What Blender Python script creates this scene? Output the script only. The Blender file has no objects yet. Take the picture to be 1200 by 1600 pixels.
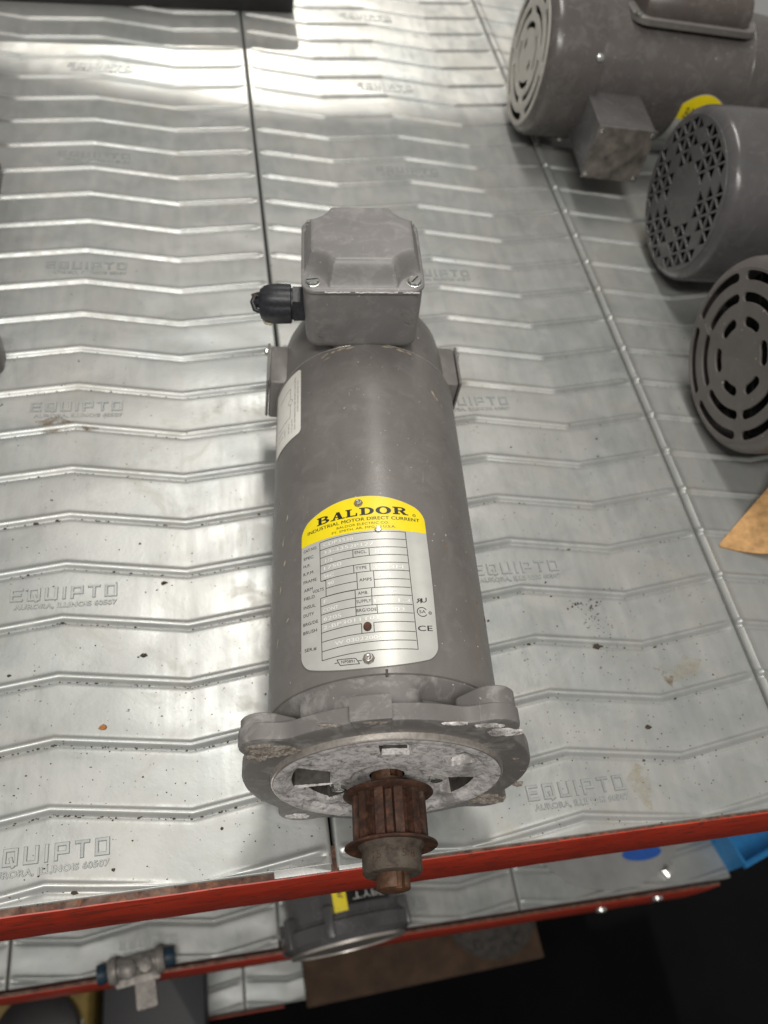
import bpy, math, random
from mathutils import Vector, Matrix
random.seed(7)
PI=math.pi; rad=math.radians
S=bpy.context.scene
COL=S.collection
# ------------------------------------------------------------------ camera
MM=0.001
R0=Vector((0.97676797,-0.15039139,0.15266552)); R1=Vector((-0.04251245,-0.83421831,-0.54979314)); R2=Vector((0.21004053,0.53053015,-0.82123123))
cam=bpy.data.cameras.new('camera'); co=bpy.data.objects.new('camera',cam); COL.objects.link(co)
M=Matrix((( R0.x,-R1.x,-R2.x),(R0.y,-R1.y,-R2.y),(R0.z,-R1.z,-R2.z)))
co.matrix_world=Matrix.Translation(Vector((-59.4015,-76.8563,483.1617))*MM) @ M.to_4x4()
cam.sensor_fit='VERTICAL'; cam.sensor_height=24; cam.sensor_width=18; cam.lens=24*1257.2295/1600
cam.clip_start=0.01; cam.clip_end=50
cam.dof.use_dof=True; cam.dof.focus_distance=0.40; cam.dof.aperture_fstop=6.2
S.camera=co
# ------------------------------------------------------------------ world, lamps, exposure
W=bpy.data.worlds.new('World'); S.world=W; W.use_nodes=True
bg=W.node_tree.nodes['Background']; bg.inputs[0].default_value=(1.0,0.97,0.92,1); bg.inputs[1].default_value=0.23
def area(name,loc,target,sx,sy,power,col,spread=180):
    l=bpy.data.lights.new(name,'AREA'); l.shape='RECTANGLE'; l.size=sx; l.size_y=sy; l.energy=power; l.color=col; l.spread=rad(spread)
    o=bpy.data.objects.new(name,l); COL.objects.link(o); o.location=loc
    o.rotation_euler=(Vector(target)-Vector(loc)).to_track_quat('-Z','Y').to_euler(); return o
area('aisle_lamp',(-0.30,-0.55,1.75),(0.0,0.2,0),1.3,0.22,21.0,(1.0,0.97,0.92))
area('far_lamp',(0.14,1.25,2.1),(0.06,0.40,0),0.30,1.2,20,(1.0,0.96,0.90))
sp=bpy.data.lights.new('back_spot','SPOT'); sp.energy=460; sp.color=(1.0,0.94,0.86); sp.shadow_soft_size=0.02; sp.spot_size=rad(50); sp.spot_blend=0.03
so=bpy.data.objects.new('back_spot',sp); COL.objects.link(so); so.location=(0.1,3.6,2.6)
so.rotation_euler=(Vector((0.1,2.512,0))-so.location).to_track_quat('-Z','Y').to_euler()
S.view_settings.view_transform='Standard'; S.view_settings.look='None'; S.view_settings.exposure=0.12; S.view_settings.gamma=1.0
# ------------------------------------------------------------------ materials
def newmat(name,base=(.5,.5,.5),rough=.5,metal=0.0,spec=.5):
    m=bpy.data.materials.new(name); m.use_nodes=True; nt=m.node_tree; b=nt.nodes['Principled BSDF']
    b.inputs['Base Color'].default_value=(*base,1); b.inputs['Roughness'].default_value=rough; b.inputs['Metallic'].default_value=metal
    b.inputs['Specular IOR Level'].default_value=spec
    return m,nt,b
def coords(nt):
    n=nt.nodes.new('ShaderNodeTexCoord'); return n.outputs['Object']
def noise(nt,vec,scale,detail=4,rough=.6,dist=0.0):
    n=nt.nodes.new('ShaderNodeTexNoise'); n.inputs['Scale'].default_value=scale; n.inputs['Detail'].default_value=detail; n.inputs['Roughness'].default_value=rough; n.inputs['Distortion'].default_value=dist
    nt.links.new(vec,n.inputs['Vector']); return n.outputs['Fac']
def ramp(nt,fac,stops):
    n=nt.nodes.new('ShaderNodeValToRGB'); cr=n.color_ramp
    while len(cr.elements)<len(stops): cr.elements.new(0.5)
    for e,(p,c) in zip(cr.elements,stops):
        e.position=p; e.color=(*c,1) if len(c)==3 else c
    nt.links.new(fac,n.inputs[0]); return n.outputs['Color']
def g(v): return (v,v,v)
def mix(nt,fac,a,b,mode='MIX'):
    n=nt.nodes.new('ShaderNodeMix'); n.data_type='RGBA'; n.blend_type=mode
    for s,v in ((n.inputs[0],fac),(n.inputs[6],a),(n.inputs[7],b)):
        if isinstance(v,(int,float)): s.default_value=v
        elif isinstance(v,tuple): s.default_value=(*v,1) if len(v)==3 else v
        else: nt.links.new(v,s)
    return n.outputs[2]
def bump(nt,b,h,strength=.3,dist=.0005):
    n=nt.nodes.new('ShaderNodeBump'); n.inputs['Strength'].default_value=strength; n.inputs['Distance'].default_value=dist
    nt.links.new(h,n.inputs['Height']); nt.links.new(n.outputs[0],b.inputs['Normal'])
def mapping(nt,vec,sc):
    n=nt.nodes.new('ShaderNodeMapping'); n.inputs['Scale'].default_value=sc; nt.links.new(vec,n.inputs[0]); return n.outputs[0]
def simple(name,base,rough=.5,metal=0.0,nsc=300,amt=.25,bstr=.15,spec=.5):
    m,nt,b=newmat(name,base,rough,metal,spec); c=coords(nt); f=noise(nt,c,nsc,5)
    lo=tuple(x*(1-amt) for x in base); hi=tuple(min(1,x*(1+amt)) for x in base)
    nt.links.new(ramp(nt,f,[(.3,lo),(.7,hi)]),b.inputs['Base Color']); bump(nt,b,f,bstr,.0003); return m

def galvanized():
    m,nt,b=newmat('galvanized_steel',(.6,.6,.58),.3,.56); c=coords(nt)
    big=noise(nt,c,9,3,.55,.6); mid=noise(nt,c,42,4,.6,.8); fine=noise(nt,c,420,3,.6); streak=noise(nt,mapping(nt,c,(1,.13,1)),130,3,.6)
    col=ramp(nt,big,[(.3,(.38,.405,.40)),(.7,(.46,.46,.44))])
    col=mix(nt,ramp(nt,mid,[(.35,g(0)),(.75,g(.5))]),col,(.50,.495,.475))
    grime=ramp(nt,noise(nt,c,17,6,.7,1.2),[(.52,g(0)),(.72,g(.55))])
    col=mix(nt,grime,col,(.36,.34,.29))
    speck=ramp(nt,noise(nt,c,260,2,.5),[(.735,g(0)),(.765,g(.8))])
    col=mix(nt,speck,col,(.10,.09,.07))
    nt.links.new(col,b.inputs['Base Color'])
    r=mix(nt,.5,ramp(nt,mid,[(.3,g(.36)),(.7,g(.52))]),ramp(nt,streak,[(.3,g(.25)),(.7,g(.45))]))
    r=mix(nt,grime,r,g(.6)); nt.links.new(r,b.inputs['Roughness'])
    h=mix(nt,.35,mid,fine)
    n0=nt.nodes.new('ShaderNodeBump'); n0.inputs['Strength'].default_value=.55; n0.inputs['Distance'].default_value=.006
    nt.links.new(noise(nt,mapping(nt,c,(1,1.5,1)),11,1,.4,.3),n0.inputs['Height'])
    n1=nt.nodes.new('ShaderNodeBump'); n1.inputs['Strength'].default_value=.22; n1.inputs['Distance'].default_value=.0006
    nt.links.new(h,n1.inputs['Height']); nt.links.new(n0.outputs[0],n1.inputs['Normal']); nt.links.new(n1.outputs[0],b.inputs['Normal'])
    # long hairline scratches
    sv=nt.nodes.new('ShaderNodeTexVoronoi'); sv.feature='DISTANCE_TO_EDGE'; sv.inputs['Scale'].default_value=16; sv.inputs['Randomness'].default_value=1.0
    nt.links.new(mapping(nt,c,(1,.35,1)),sv.inputs['Vector'])
    sc=mix(nt,ramp(nt,noise(nt,c,28,2,.5),[(.55,g(0)),(.62,g(1))]),g(0),ramp(nt,sv.outputs['Distance'],[(.0,g(.5)),(.006,g(0))]))
    col=mix(nt,sc,col,(.62,.62,.6))
    return m
def paint(name,base,rough,dusty=.25,scr=True):
    m,nt,b=newmat(name,base,rough,0.0,.5); c=coords(nt)
    f=noise(nt,c,22,5,.65,.5); d=noise(nt,c,75,6,.7,.8)
    hi=tuple(min(1,x*1.18) for x in base); lo=tuple(x*.88 for x in base)
    col=ramp(nt,f,[(.3,lo),(.7,hi)])
    dust=ramp(nt,d,[(.5,g(0)),(.8,g(dusty))]); col=mix(nt,dust,col,(.47,.455,.435))
    if scr:
        s=ramp(nt,noise(nt,c,300,2,.5),[(.745,g(0)),(.765,g(.85))]); col=mix(nt,s,col,(.62,.58,.52))
        s2=ramp(nt,noise(nt,mapping(nt,c,(1,.18,.5)),160,3,.5,2.5),[(.72,g(0)),(.75,g(.28))]); col=mix(nt,s2,col,(.5,.47,.42))
    nt.links.new(col,b.inputs['Base Color'])
    nt.links.new(ramp(nt,d,[(.3,g(rough*.85)),(.8,g(min(1,rough*1.5)))]),b.inputs['Roughness'])
    bump(nt,b,noise(nt,c,650,2,.5),.12,.0003); return m
def corroded():
    m,nt,b=newmat('corroded_casting',(.4,.38,.37),.8,.15); c=coords(nt)
    a=noise(nt,c,190,8,.78,.6); l=noise(nt,c,38,5,.65,.6)
    col=ramp(nt,a,[(.36,(.15,.135,.13)),(.43,(.42,.395,.385)),(.5,(.66,.63,.615)),(.64,(.86,.83,.81))])
    col=mix(nt,ramp(nt,l,[(.38,g(.8)),(.47,g(0))]),col,(.25,.23,.22))
    nt.links.new(col,b.inputs['Base Color']); bump(nt,b,a,.6,.001); return m
def crust():
    m,nt,b=newmat('crusty_aluminium',(.4,.36,.3),.85); c=coords(nt); a=noise(nt,c,330,8,.8,.8)
    nt.links.new(ramp(nt,a,[(.34,(.09,.065,.05)),(.48,(.25,.215,.18)),(.6,(.42,.385,.345)),(.75,(.62,.58,.53))]),b.inputs['Base Color']); bump(nt,b,a,.9,.0015); return m
def rust(name='rusted_steel',k=1.0,cs=None):
    m,nt,b=newmat(name,(.12,.05,.03),.72,.25); c=coords(nt)
    a=noise(nt,c,150,7,.72,.5); l=noise(nt,c,50,4,.6,1.2)
    col=ramp(nt,a,[(.34,(.024*k,.013*k,.009*k)),(.5,(.066*k,.029*k,.018*k)),(.62,(.125*k,.052*k,.028*k)),(.77,(.23*k,.13*k,.08*k))])
    if cs: col=ramp(nt,a,[(.32,cs[0]),(.45,cs[1]),(.62,cs[2]),(.74,cs[3])])
    col=mix(nt,ramp(nt,l,[(.5,g(0)),(.7,g(.6))]),col,(.10*k,.082*k,.062*k))
    nt.links.new(col,b.inputs['Base Color']); nt.links.new(ramp(nt,l,[(.3,g(.8)),(.7,g(.5))]),b.inputs['Roughness']); bump(nt,b,a,.6,.0008); return m
def red_paint():
    m,nt,b=newmat('red_beam_paint',(.5,.04,.02),.42); c=coords(nt)
    f=noise(nt,mapping(nt,c,(.25,1,1)),60,4,.6); chips=noise(nt,mapping(nt,c,(.35,1,1)),190,5,.7,.5)
    col=ramp(nt,f,[(.3,(.40,.034,.017)),(.7,(.54,.055,.027))])
    col=mix(nt,ramp(nt,chips,[(.53,g(0)),(.60,g(.75))]),col,(.15,.04,.027))
    nt.links.new(col,b.inputs['Base Color']); bump(nt,b,f,.1,.0005); return m
GALV=galvanized(); GREY=paint('grey_motor_paint',(.160,.148,.139),.30,.15); GREYB=paint('dusty_box_paint',(.20,.191,.188),.36,.45); GREY2=paint('grey_motor_paint_clean',(.085,.082,.083),.22,.08,False)
FLG=paint('flange_paint',(.160,.149,.142),.48,.75)
COR=corroded(); CRUST=crust(); RUST=rust(); RUST2=rust('rusted_steel_light',1.7); RUSTO=rust('orange_rusted_steel',1.0,((.028,.014,.009),(.075,.033,.017),(.14,.062,.028),(.26,.16,.095))); WORN=rust('worn_steel',1.0,((.030,.022,.016),(.080,.062,.047),(.120,.100,.078),(.15,.068,.036))); RED=red_paint()
BLACKP=simple('black_plastic',(.018,.019,.024),.42,0,500,.5,.5)
ZINC=simple('zinc_screw',(.62,.63,.60),.22,.9,400,.2,.1)
STEELR=simple('machined_aluminium',(.66,.61,.56),.32,.8,500,.2,.2)
PLATE=simple('nameplate_aluminium',(.56,.56,.53),.38,.2,90,.07,.05)
YEL=simple('yellow_print',(.90,.72,.01),.4,.0,200,.05,.02)
INK=simple('black_ink',(.02,.018,.015),.45,0,200,.1,.0)
STAMP=simple('stamped_metal',(.86,.85,.82),.35,.1,200,.05,.0)
GREYR=simple('rivet_metal',(.42,.39,.36),.38,.8,600,.35,.3)
WHITE=simple('white_sticker',(.84,.82,.76),.5,0,100,.04,.02)
SINK=simple('sticker_print',(.10,.10,.10),.6)
BLACKM=simple('black_enamel',(.012,.011,.012),.3,0,60,.3,.1)
BLUE=simple('blue_paint',(.02,.22,.52),.45,0,80,.12,.05)
BLUED=simple('blue_sticker',(.015,.10,.42),.5,0,80,.1,.05)
CARD=simple('cracked_tan_paper',(.50,.29,.12),.75,0,110,.35,.8)
WOOD=simple('brown_board',(.065,.036,.019),.8,0,30,.35,.4)
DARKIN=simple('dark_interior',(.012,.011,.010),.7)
FLOOR=simple('dark_floor',(.0035,.0035,.004),.9,0,6,.3,.1,.1)  # near-black base carries the shadow below the shelves in its colour
DIRT=simple('dark_flakes',(.05,.035,.022),.85,0,900,.6,.4)
ORNG=simple('orange_rust_flake',(.35,.14,.04),.8,0,900,.5,.4)
TAN=simple('dried_glue',(.44,.38,.27),.55,0,260,.35,.5)
HOUS=simple('dusty_dark_casting',(.05,.044,.038),.7,.1,90,.5,.5)
CAST=simple('aged_casting',(.26,.24,.22),.5,.4,120,.35,.5)
OCHRE=simple('ochre_housing',(.22,.15,.035),.6,0,60,.25,.2)
# ------------------------------------------------------------------ mesh helpers (millimetres)
class MB:
    def __init__(s): s.v=[]; s.f=[]; s.m=[]
    def add(s,vs,fs,mi=0,T=None):
        n=len(s.v)
        for p in vs:
            p=Vector(p)
            if T is not None: p=T@p
            s.v.append(p)
        for f in fs: s.f.append([i+n for i in f]); s.m.append(mi)
        return s
    def box(s,x0,x1,y0,y1,z0,z1,mi=0,T=None):
        vs=[(x,y,z) for z in (z0,z1) for y in (y0,y1) for x in (x0,x1)]
        return s.add(vs,[(0,2,3,1),(4,5,7,6),(0,1,5,4),(2,6,7,3),(0,4,6,2),(1,3,7,5)],mi,T)
    def rbox(s,x0,x1,y0,y1,z0,z1,r,mi=0,T=None,n=4,rz=None):
        # box with corners rounded in plan (xy) and softly bevelled top
        if rz is None: rz=r*.5
        def loop(ins,z):
            pts=[]
            rr=max(r-ins,.05)
            for cx,cy,a0 in ((x1-r,y1-r,0),(x0+r,y1-r,90),(x0+r,y0+r,180),(x1-r,y0+r,270)):
                for k in range(n+1):
                    a=rad(a0+90*k/n); pts.append((cx+rr*math.cos(a),cy+rr*math.sin(a),z))
            return pts
        lv=[(0,z0)]+[(rz*(1-math.cos(rad(a))),z1-rz+rz*math.sin(rad(a))) for a in (0,30,60,90)]
        vs=[];m=4*(n+1)
        for ins,z in lv: vs+=loop(ins,z)
        fs=[]
        for k in range(len(lv)-1):
            for i in range(m): fs.append((k*m+i,k*m+(i+1)%m,(k+1)*m+(i+1)%m,(k+1)*m+i))
        fs.append(tuple(range(m))[::-1]); fs.append(tuple(range((len(lv)-1)*m,len(lv)*m)))
        return s.add(vs,fs,mi,T)
    def lathe(s,prof,n=64,axis='Y',mi=0,T=None,cap0=False,cap1=False,arc=None):
        vs=[];fs=[]
        for (t,r) in prof:
            for k in range(n):
                a=2*PI*k/n; c,q=r*math.cos(a),r*math.sin(a)
                vs.append((c,t,q) if axis=='Y' else ((t,c,q) if axis=='X' else (c,q,t)))
        for j in range(len(prof)-1):
            for k in range(n):
                a=j*n+k;b=j*n+(k+1)%n; fs.append((a,b,b+n,a+n))
        if cap0: fs.append(tuple(range(n)))
        if cap1: fs.append(tuple(range((len(prof)-1)*n,len(prof)*n))[::-1])
        return s.add(vs,fs,mi,T)
    def prism(s,outline,t0,t1,mi=0,T=None,chamf=0,axis='Y'):
        # outline in (x,z), extruded along y from t0 (front) to t1
        n=len(outline); vs=[]
        def sc(o,k):
            cx=sum(p[0] for p in o)/n; cz=sum(p[1] for p in o)/n
            out=[]
            for p in o:
                d=math.hypot(p[0]-cx,p[1]-cz) or 1; q=(d-k)/d; out.append((cx+(p[0]-cx)*q,cz+(p[1]-cz)*q))
            return out
        lv=[(outline,t0),(outline,t1)] if not chamf else [(sc(outline,chamf),t0),(sc(outline,chamf*.3),t0+chamf*.3),(outline,t0+chamf),(outline,t1-chamf*.6),(sc(outline,chamf*.6),t1)]
        for o,t in lv:
            for p in o: vs.append((p[0],t,p[1]) if axis=='Y' else ((t,p[0],p[1]) if axis=='X' else (p[0],p[1],t)))
        fs=[]
        for j in range(len(lv)-1):
            for i in range(n): fs.append((j*n+i,j*n+(i+1)%n,(j+1)*n+(i+1)%n,(j+1)*n+i))
        fs.append(tuple(range(n))); fs.append(tuple(range((len(lv)-1)*n,len(lv)*n))[::-1])
        return s.add(vs,fs,mi,T)
    def tube(s,pts,r,n=8,mi=0,T=None):
        pts=[Vector(p) for p in pts]; vs=[];fs=[]
        for i,p in enumerate(pts):
            d=(pts[min(i+1,len(pts)-1)]-pts[max(i-1,0)]).normalized()
            a=d.orthogonal().normalized() if i==0 else (a-d*a.dot(d)).normalized()
            b=d.cross(a)
            for k in range(n): vs.append(p+(a*math.cos(2*PI*k/n)+b*math.sin(2*PI*k/n))*r)
        for i in range(len(pts)-1):
            for k in range(n): fs.append((i*n+k,i*n+(k+1)%n,(i+1)*n+(k+1)%n,(i+1)*n+k))
        fs.append(tuple(range(n))[::-1]); fs.append(tuple(range((len(pts)-1)*n,len(pts)*n)))
        return s.add(vs,fs,mi,T)
    def build(s,name,mats,parent=None,smooth=30,raw=False):
        me=bpy.data.meshes.new(name); me.from_pydata([tuple(p*MM) for p in s.v],[],s.f)
        if not isinstance(mats,(list,tuple)): mats=[mats]
        for m in mats: me.materials.append(m)
        if len(mats)>1: me.polygons.foreach_set('material_index',s.m)
        if not raw:
            import bmesh
            bm=bmesh.new(); bm.from_mesh(me); bmesh.ops.recalc_face_normals(bm,faces=bm.faces); bm.to_mesh(me); bm.free()
        if smooth: me.polygons.foreach_set('use_smooth',[True]*len(me.polygons)); me.set_sharp_from_angle(angle=rad(smooth))
        me.update()
        o=bpy.data.objects.new(name,me); COL.objects.link(o)
        if parent is not None: o.parent=parent
        return o
def empty(name,loc,label=None,cat=None,group=None,rz=0,kind=None):
    o=bpy.data.objects.new(name,None); COL.objects.link(o); o.empty_display_size=.01
    o.location=Vector(loc)*MM; o.rotation_euler=(0,0,rz); tag(o,label,cat,group,kind); return o
def tag(o,label=None,cat=None,group=None,kind=None):
    if label: o['label']=label
    if cat: o['category']=cat
    if group: o['group']=group
    if kind: o['kind']=kind
    return o
_tc={}
def textmesh(t):
    if t in _tc: return _tc[t]
    c=bpy.data.curves.new('lettering','FONT'); c.body=t; c.size=1; c.resolution_u=3; c.space_character=1.03
    o=bpy.data.objects.new('lettering',c); COL.objects.link(o)
    dg=bpy.context.evaluated_depsgraph_get(); me=bpy.data.meshes.new_from_object(o.evaluated_get(dg))
    vs=[tuple(v.co) for v in me.vertices]; fs=[tuple(p.vertices) for p in me.polygons]
    bpy.data.objects.remove(o); bpy.data.curves.remove(c); bpy.data.meshes.remove(me)
    x0=min(v[0] for v in vs); x1=max(v[0] for v in vs)
    _tc[t]=([((v[0]-x0)/(x1-x0),v[1]/.7,0) for v in vs],fs); return _tc[t]
def text3d(t,dep=.06):
    c=bpy.data.curves.new('lettering','FONT'); c.body=t; c.size=1; c.resolution_u=2; c.space_character=1.03; c.extrude=dep; c.bevel_depth=.035; c.bevel_resolution=0
    o=bpy.data.objects.new('lettering',c); COL.objects.link(o)
    dg=bpy.context.evaluated_depsgraph_get(); me=bpy.data.meshes.new_from_object(o.evaluated_get(dg))
    vs=[tuple(v.co) for v in me.vertices]; fs=[tuple(p.vertices) for p in me.polygons]
    bpy.data.objects.remove(o); bpy.data.curves.remove(c); bpy.data.meshes.remove(me)
    x0=min(v[0] for v in vs); x1=max(v[0] for v in vs)
    return [((v[0]-x0)/(x1-x0),v[1]/.7,v[2]) for v in vs],fs
def holeplate(outer,holes,thick):
    """2D outline with holes filled by a curve -> (verts, faces) in xy, z from 0 to thick"""
    c=bpy.data.curves.new('grille','CURVE'); c.dimensions='2D'; c.fill_mode='BOTH'; c.extrude=thick/2; c.bevel_depth=0.35; c.bevel_resolution=1
    for lp in [outer]+holes:
        s=c.splines.new('POLY'); s.points.add(len(lp)-1); s.use_cyclic_u=True
        for p,q in zip(s.points,lp): p.co=(q[0],q[1],0,1)
    o=bpy.data.objects.new('grille',c); COL.objects.link(o)
    dg=bpy.context.evaluated_depsgraph_get(); me=bpy.data.meshes.new_from_object(o.evaluated_get(dg))
    vs=[tuple(v.co) for v in me.vertices]; fs=[tuple(p.vertices) for p in me.polygons]
    bpy.data.objects.remove(o); bpy.data.curves.remove(c); bpy.data.meshes.remove(me); return vs,fs
#SECTION_SHELF
# ------------------------------------------------------------------ shelving rack
P=39.0; PW=306.65
FONT={'E':[[(1,1),(0,1),(0,0),(1,0)],[(0,.5),(.85,.5)]],'Q':[[(0,0),(1,0),(1,1),(0,1),(0,0)],[(.55,.38),(.75,-.12)]],'U':[[(0,1),(0,0),(1,0),(1,1)]],
 'I':[[(0,1),(0,0)]],'P':[[(0,0),(0,1),(1,1),(1,.42),(0,.42)]],'T':[[(0,1),(1,1)],[(.5,1),(.5,0)]],'O':[[(0,0),(1,0),(1,1),(0,1),(0,0)]]}
def emboss(mb,x0,y0,width,h,word='EQUIPTO',sw=2.2,zz=.65):
    ws=[.35 if c=='I' else 1 for c in word]; gap=.3; tot=sum(ws)+gap*(len(word)-1); u=width/tot; x=x0
    for c,w in zip(word,ws):
        lw=u*w
        for pl in FONT[c]:
            for (a,b) in zip(pl[:-1],pl[1:]):
                def m(p): return Vector((x+sw/2+p[0]*(lw-sw) if c!='I' else x+lw/2, y0+sw/2+p[1]*(h-sw),0))
                A,B=m(a),m(b); d=(B-A).normalized(); n=Vector((-d.y,d.x,0))
                A=A-d*sw/2; B=B+d*sw/2; k=.42
                base=[A-n*sw/2,B-n*sw/2,B+n*sw/2,A+n*sw/2]
                top=[A+d*k-n*(sw/2-k),B-d*k-n*(sw/2-k),B-d*k+n*(sw/2-k),A+d*k+n*(sw/2-k)]
                vs=[(p.x,p.y,-.1) for p in base]+[(p.x,p.y,zz+random.uniform(0,.03)) for p in top]
                mb.add(vs,[(4,5,6,7),(0,1,5,4),(1,2,6,5),(2,3,7,6),(3,0,4,7)])
        x+=lw+u*gap
def zig(u):
    pts=[(0,.28),(.25,0),(.5,.28),(.75,0),(1,.28)]
    for (a,p),(b,q) in zip(pts[:-1],pts[1:]):
        if u<=b:
            return (p+(q-p)*(u-a)/(b-a))*P
    return .28*P
def deck_mesh(name,nrib,bead,FY=-2.2):
    xs=[.9,1.1,1.6,2.4,3.4,4.6,6,8,11]
    xs=xs+[PW*f for f in [.06,.09,.12,.15,.18,.21,.235,.243,.25,.257,.265,.3,.34,.38,.42,.46,.485,.493,.5,.507,.515,.54,.58,.62,.66,.7,.735,.743,.75,.757,.765,.8,.84,.88,.92,.95]]+[PW-x for x in (11,8,6,4.6,3.4,2.4,1.6,1.1,.9)]
    rel=[-19.5,-14,-10,-7,-5.2,-4.3,-3.5,-2.8,-2.1,-1.4,-.7,0,.7,1.4,2.1,2.8,3.6,4.6,6,9,14]
    def prof(r):
        h=1.55*math.exp(-(r/1.9)**2)-1.0*math.exp(-((r+3.6)/1.2)**2); return h
    mb=MB(); rows=[]
    rows.append('d'); rows.append('e'); rows.append('f')
    for k in range(0,nrib):
        for r in rel: rows.append((k,r))
    nx=len(xs); rnd=random.Random(3)
    amp=[rnd.uniform(-.5,.5) for _ in range(nrib+1)]
    for j,row in enumerate(rows):
        for x in xs:
            u=x/PW; e=min(x,PW-x)
            if row=='d': y,z=FY-1.0,-14
            elif row=='e': y,z=FY-1.0,-1.2
            elif row=='f': y,z=FY-.4,-.25
            else:
                k,r=row; y=k*P+r+zig(u)
                fade=min(1,max(0,(e-3.5)/5)) if not (bead and x<20) else 1.0
                z=prof(r)*fade
                z+=.35*math.sin(PI*(r+19.5)/P)*amp[k]*math.sin(u*7+k*1.7)
                if y<FY+.05*(j-2): y=FY+.02*(j-2)
                if k==0 and y<FY+2.2: z*=max(0,(y-FY)/2.2)
            if not isinstance(row,str) and bead: z+=2.1*math.exp(-((x-4.6)/1.9)**2)
            if e<1.0: z-=9
            elif e<1.3: z-=1.1
            elif e<2: z-=.3
            mb.v.append(Vector((x,y,z)))
    for j in range(len(rows)-1):
        for i in range(nx-1):
            a=j*nx+i; mb.f.append((a,a+1,a+nx+1,a+nx)); mb.m.append(0)
    me_o=mb.build(name,GALV,None,50,raw=True)
    return me_o
def logo_mesh():
    mb=MB(); emboss(mb,0,5.4,65,9.6)
    vs,fs=text3d('AURORA, ILLINOIS 60507')
    mb.add([(3+v[0]*62,v[1]*3.3,.1+v[2]*5) for v in vs],fs)
    return mb
rack=empty('shelving_rack',(0,0,-1500),'steel shelving rack with red front beams and ribbed galvanized decks under the motors','rack')
def child(o,parent,loc=None,mesh=True):
    o.parent=parent
    if loc is not None: o.location=Vector(loc)*MM
    return o
ZB=1500
deckA=deck_mesh('deck_panel',35,False,2.6); deckC=deck_mesh('deck_panel',35,False,.6); deckB=deck_mesh('deck_panel',35,True,.2)
child(deckA,rack,(-PW,0,ZB)); 
def cp(o,loc,parent=rack):
    c=o.copy(); COL.objects.link(c); c.parent=parent; c.location=Vector(loc)*MM; return c
lg=logo_mesh().build('embossed_lettering',GALV,deckA,0)
lg.location=Vector((PW/2-33+.0,-3.5+172.5-156+0,0))*MM
# logos every four ribs
def logos(deck,ks):
    first=None
    for k in ks:
        c=lg.copy(); COL.objects.link(c); c.parent=deck
        c.location=Vector((PW/2-32.5,(k-.5)*P-1.5,.05))*MM
lg.location=Vector((PW/2-32.5,.5*P-3.0,.05))*MM
logos(deckA,[5,9,13,17,21,25,29])
deckA2=child(deckC,rack,(0,0,ZB)); logos(deckA2,[9,13,17,21,25,29]); 
for y_ in (.5*P-3.0,4.5*P-3.0):
    c=lg.copy(); COL.objects.link(c); c.parent=deckA2; c.location=Vector((PW/2-32.5,y_,.05))*MM
deckL=cp(deckA,(-2*PW,0,ZB))
child(deckB,rack,(PW,0,ZB)); logos(deckB,[1,5,9,13,17,21,25,29])
# lower levels
for lvl,(zl,yf,xsx) in enumerate(((-620,19,(-2,-1,0,1)),(-1180,-22,(-1,0)))):
    for i in xsx:
        d=cp(deckA if lvl else deckC,(i*PW-(38 if lvl else 0),yf,ZB+zl))
        c=lg.copy(); COL.objects.link(c); c.parent=d; c.location=Vector((PW/2-32.5,.5*P-3.0,.05))*MM
def beam(zt,yf,h,x0,x1,lip=2.2):
    mb=MB(); n=60
    # C-section: top lip, front face with rounded edges, bottom lip
    sec=[(yf+lip+.6,zt-1.2),(yf+.9,zt-.9),(yf+.25,zt-1.1),(yf,zt-1.6),(yf-.6,zt-h*.5),(yf,zt-h+1.5),(yf+.4,zt-h+.4),(yf+1.2,zt-h),(yf+25,zt-h)]
    m=len(sec); r=random.Random(5)
    for i in range(n+1):
        x=x0+(x1-x0)*i/n; w=r.uniform(-.12,.12)
        for (y,z) in sec: mb.v.append(Vector((x,y+w,z+w)))
    for i in range(n):
        for j in range(m-1): mb.f.append((i*m+j,(i+1)*m+j,(i+1)*m+j+1,i*m+j+1)); mb.m.append(1 if j==0 else 0)
    return mb.build('shelf_beam',[RED,RUST2],rack,40)
b=beam(ZB,-2.6,80,-2*PW,2*PW,14)
b2=beam(ZB-620,11,105,-2*PW,2*PW-20,4)
b3=beam(ZB-1180,-26,38,-PW-38,30)
# black bars added under each seam so the open gaps look dark
for i in (-1,0,1):
    mb=MB(); mb.box(i*PW-13,i*PW+13,2,35*P+10,ZB-22,ZB-16); mb.build('added_seam_bar',BLACKM,rack,0)
# flat deck end tabs laid over the beam lip beside the seams
for (x0,x1) in ((-34,-2),(2,44),(PW-24,PW-2),(PW+2,PW+40)):
    mb=MB(); mb.rbox(x0,x1,-1.6,7.0,ZB-1,ZB-.15,.8); mb.build('deck_tab',GALV,rack,30)
# rack rear beam and posts (posts stand outside the decks)
b4=MB(); b4.box(-2*PW,2*PW,35*P+12,35*P+16,ZB-45,ZB-1); b4.build('shelf_beam',RED,rack,0)
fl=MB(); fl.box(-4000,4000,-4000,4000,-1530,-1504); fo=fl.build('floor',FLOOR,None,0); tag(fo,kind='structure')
# ------------------------------------------------------------------ main motor (local frame: x right, y back along the axis, z up)
DV=Vector((0.10297817,0.99287452,-0.05996401)); SV=Vector((DV.y,-DV.x,0)).normalized(); UV=SV.cross(DV)
MX=Matrix(((SV.x,DV.x,UV.x),(SV.y,DV.y,UV.y),(SV.z,DV.z,UV.z))).to_4x4()
motor=empty('electric_motor',(0,0,0),'long grey direct-current motor in the middle with yellow headed nameplate and rusty toothed pulley','electric motor')
motor.matrix_world=Matrix.Translation(Vector((18.748,0,79))*MM)@MX
RB=60.42
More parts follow.
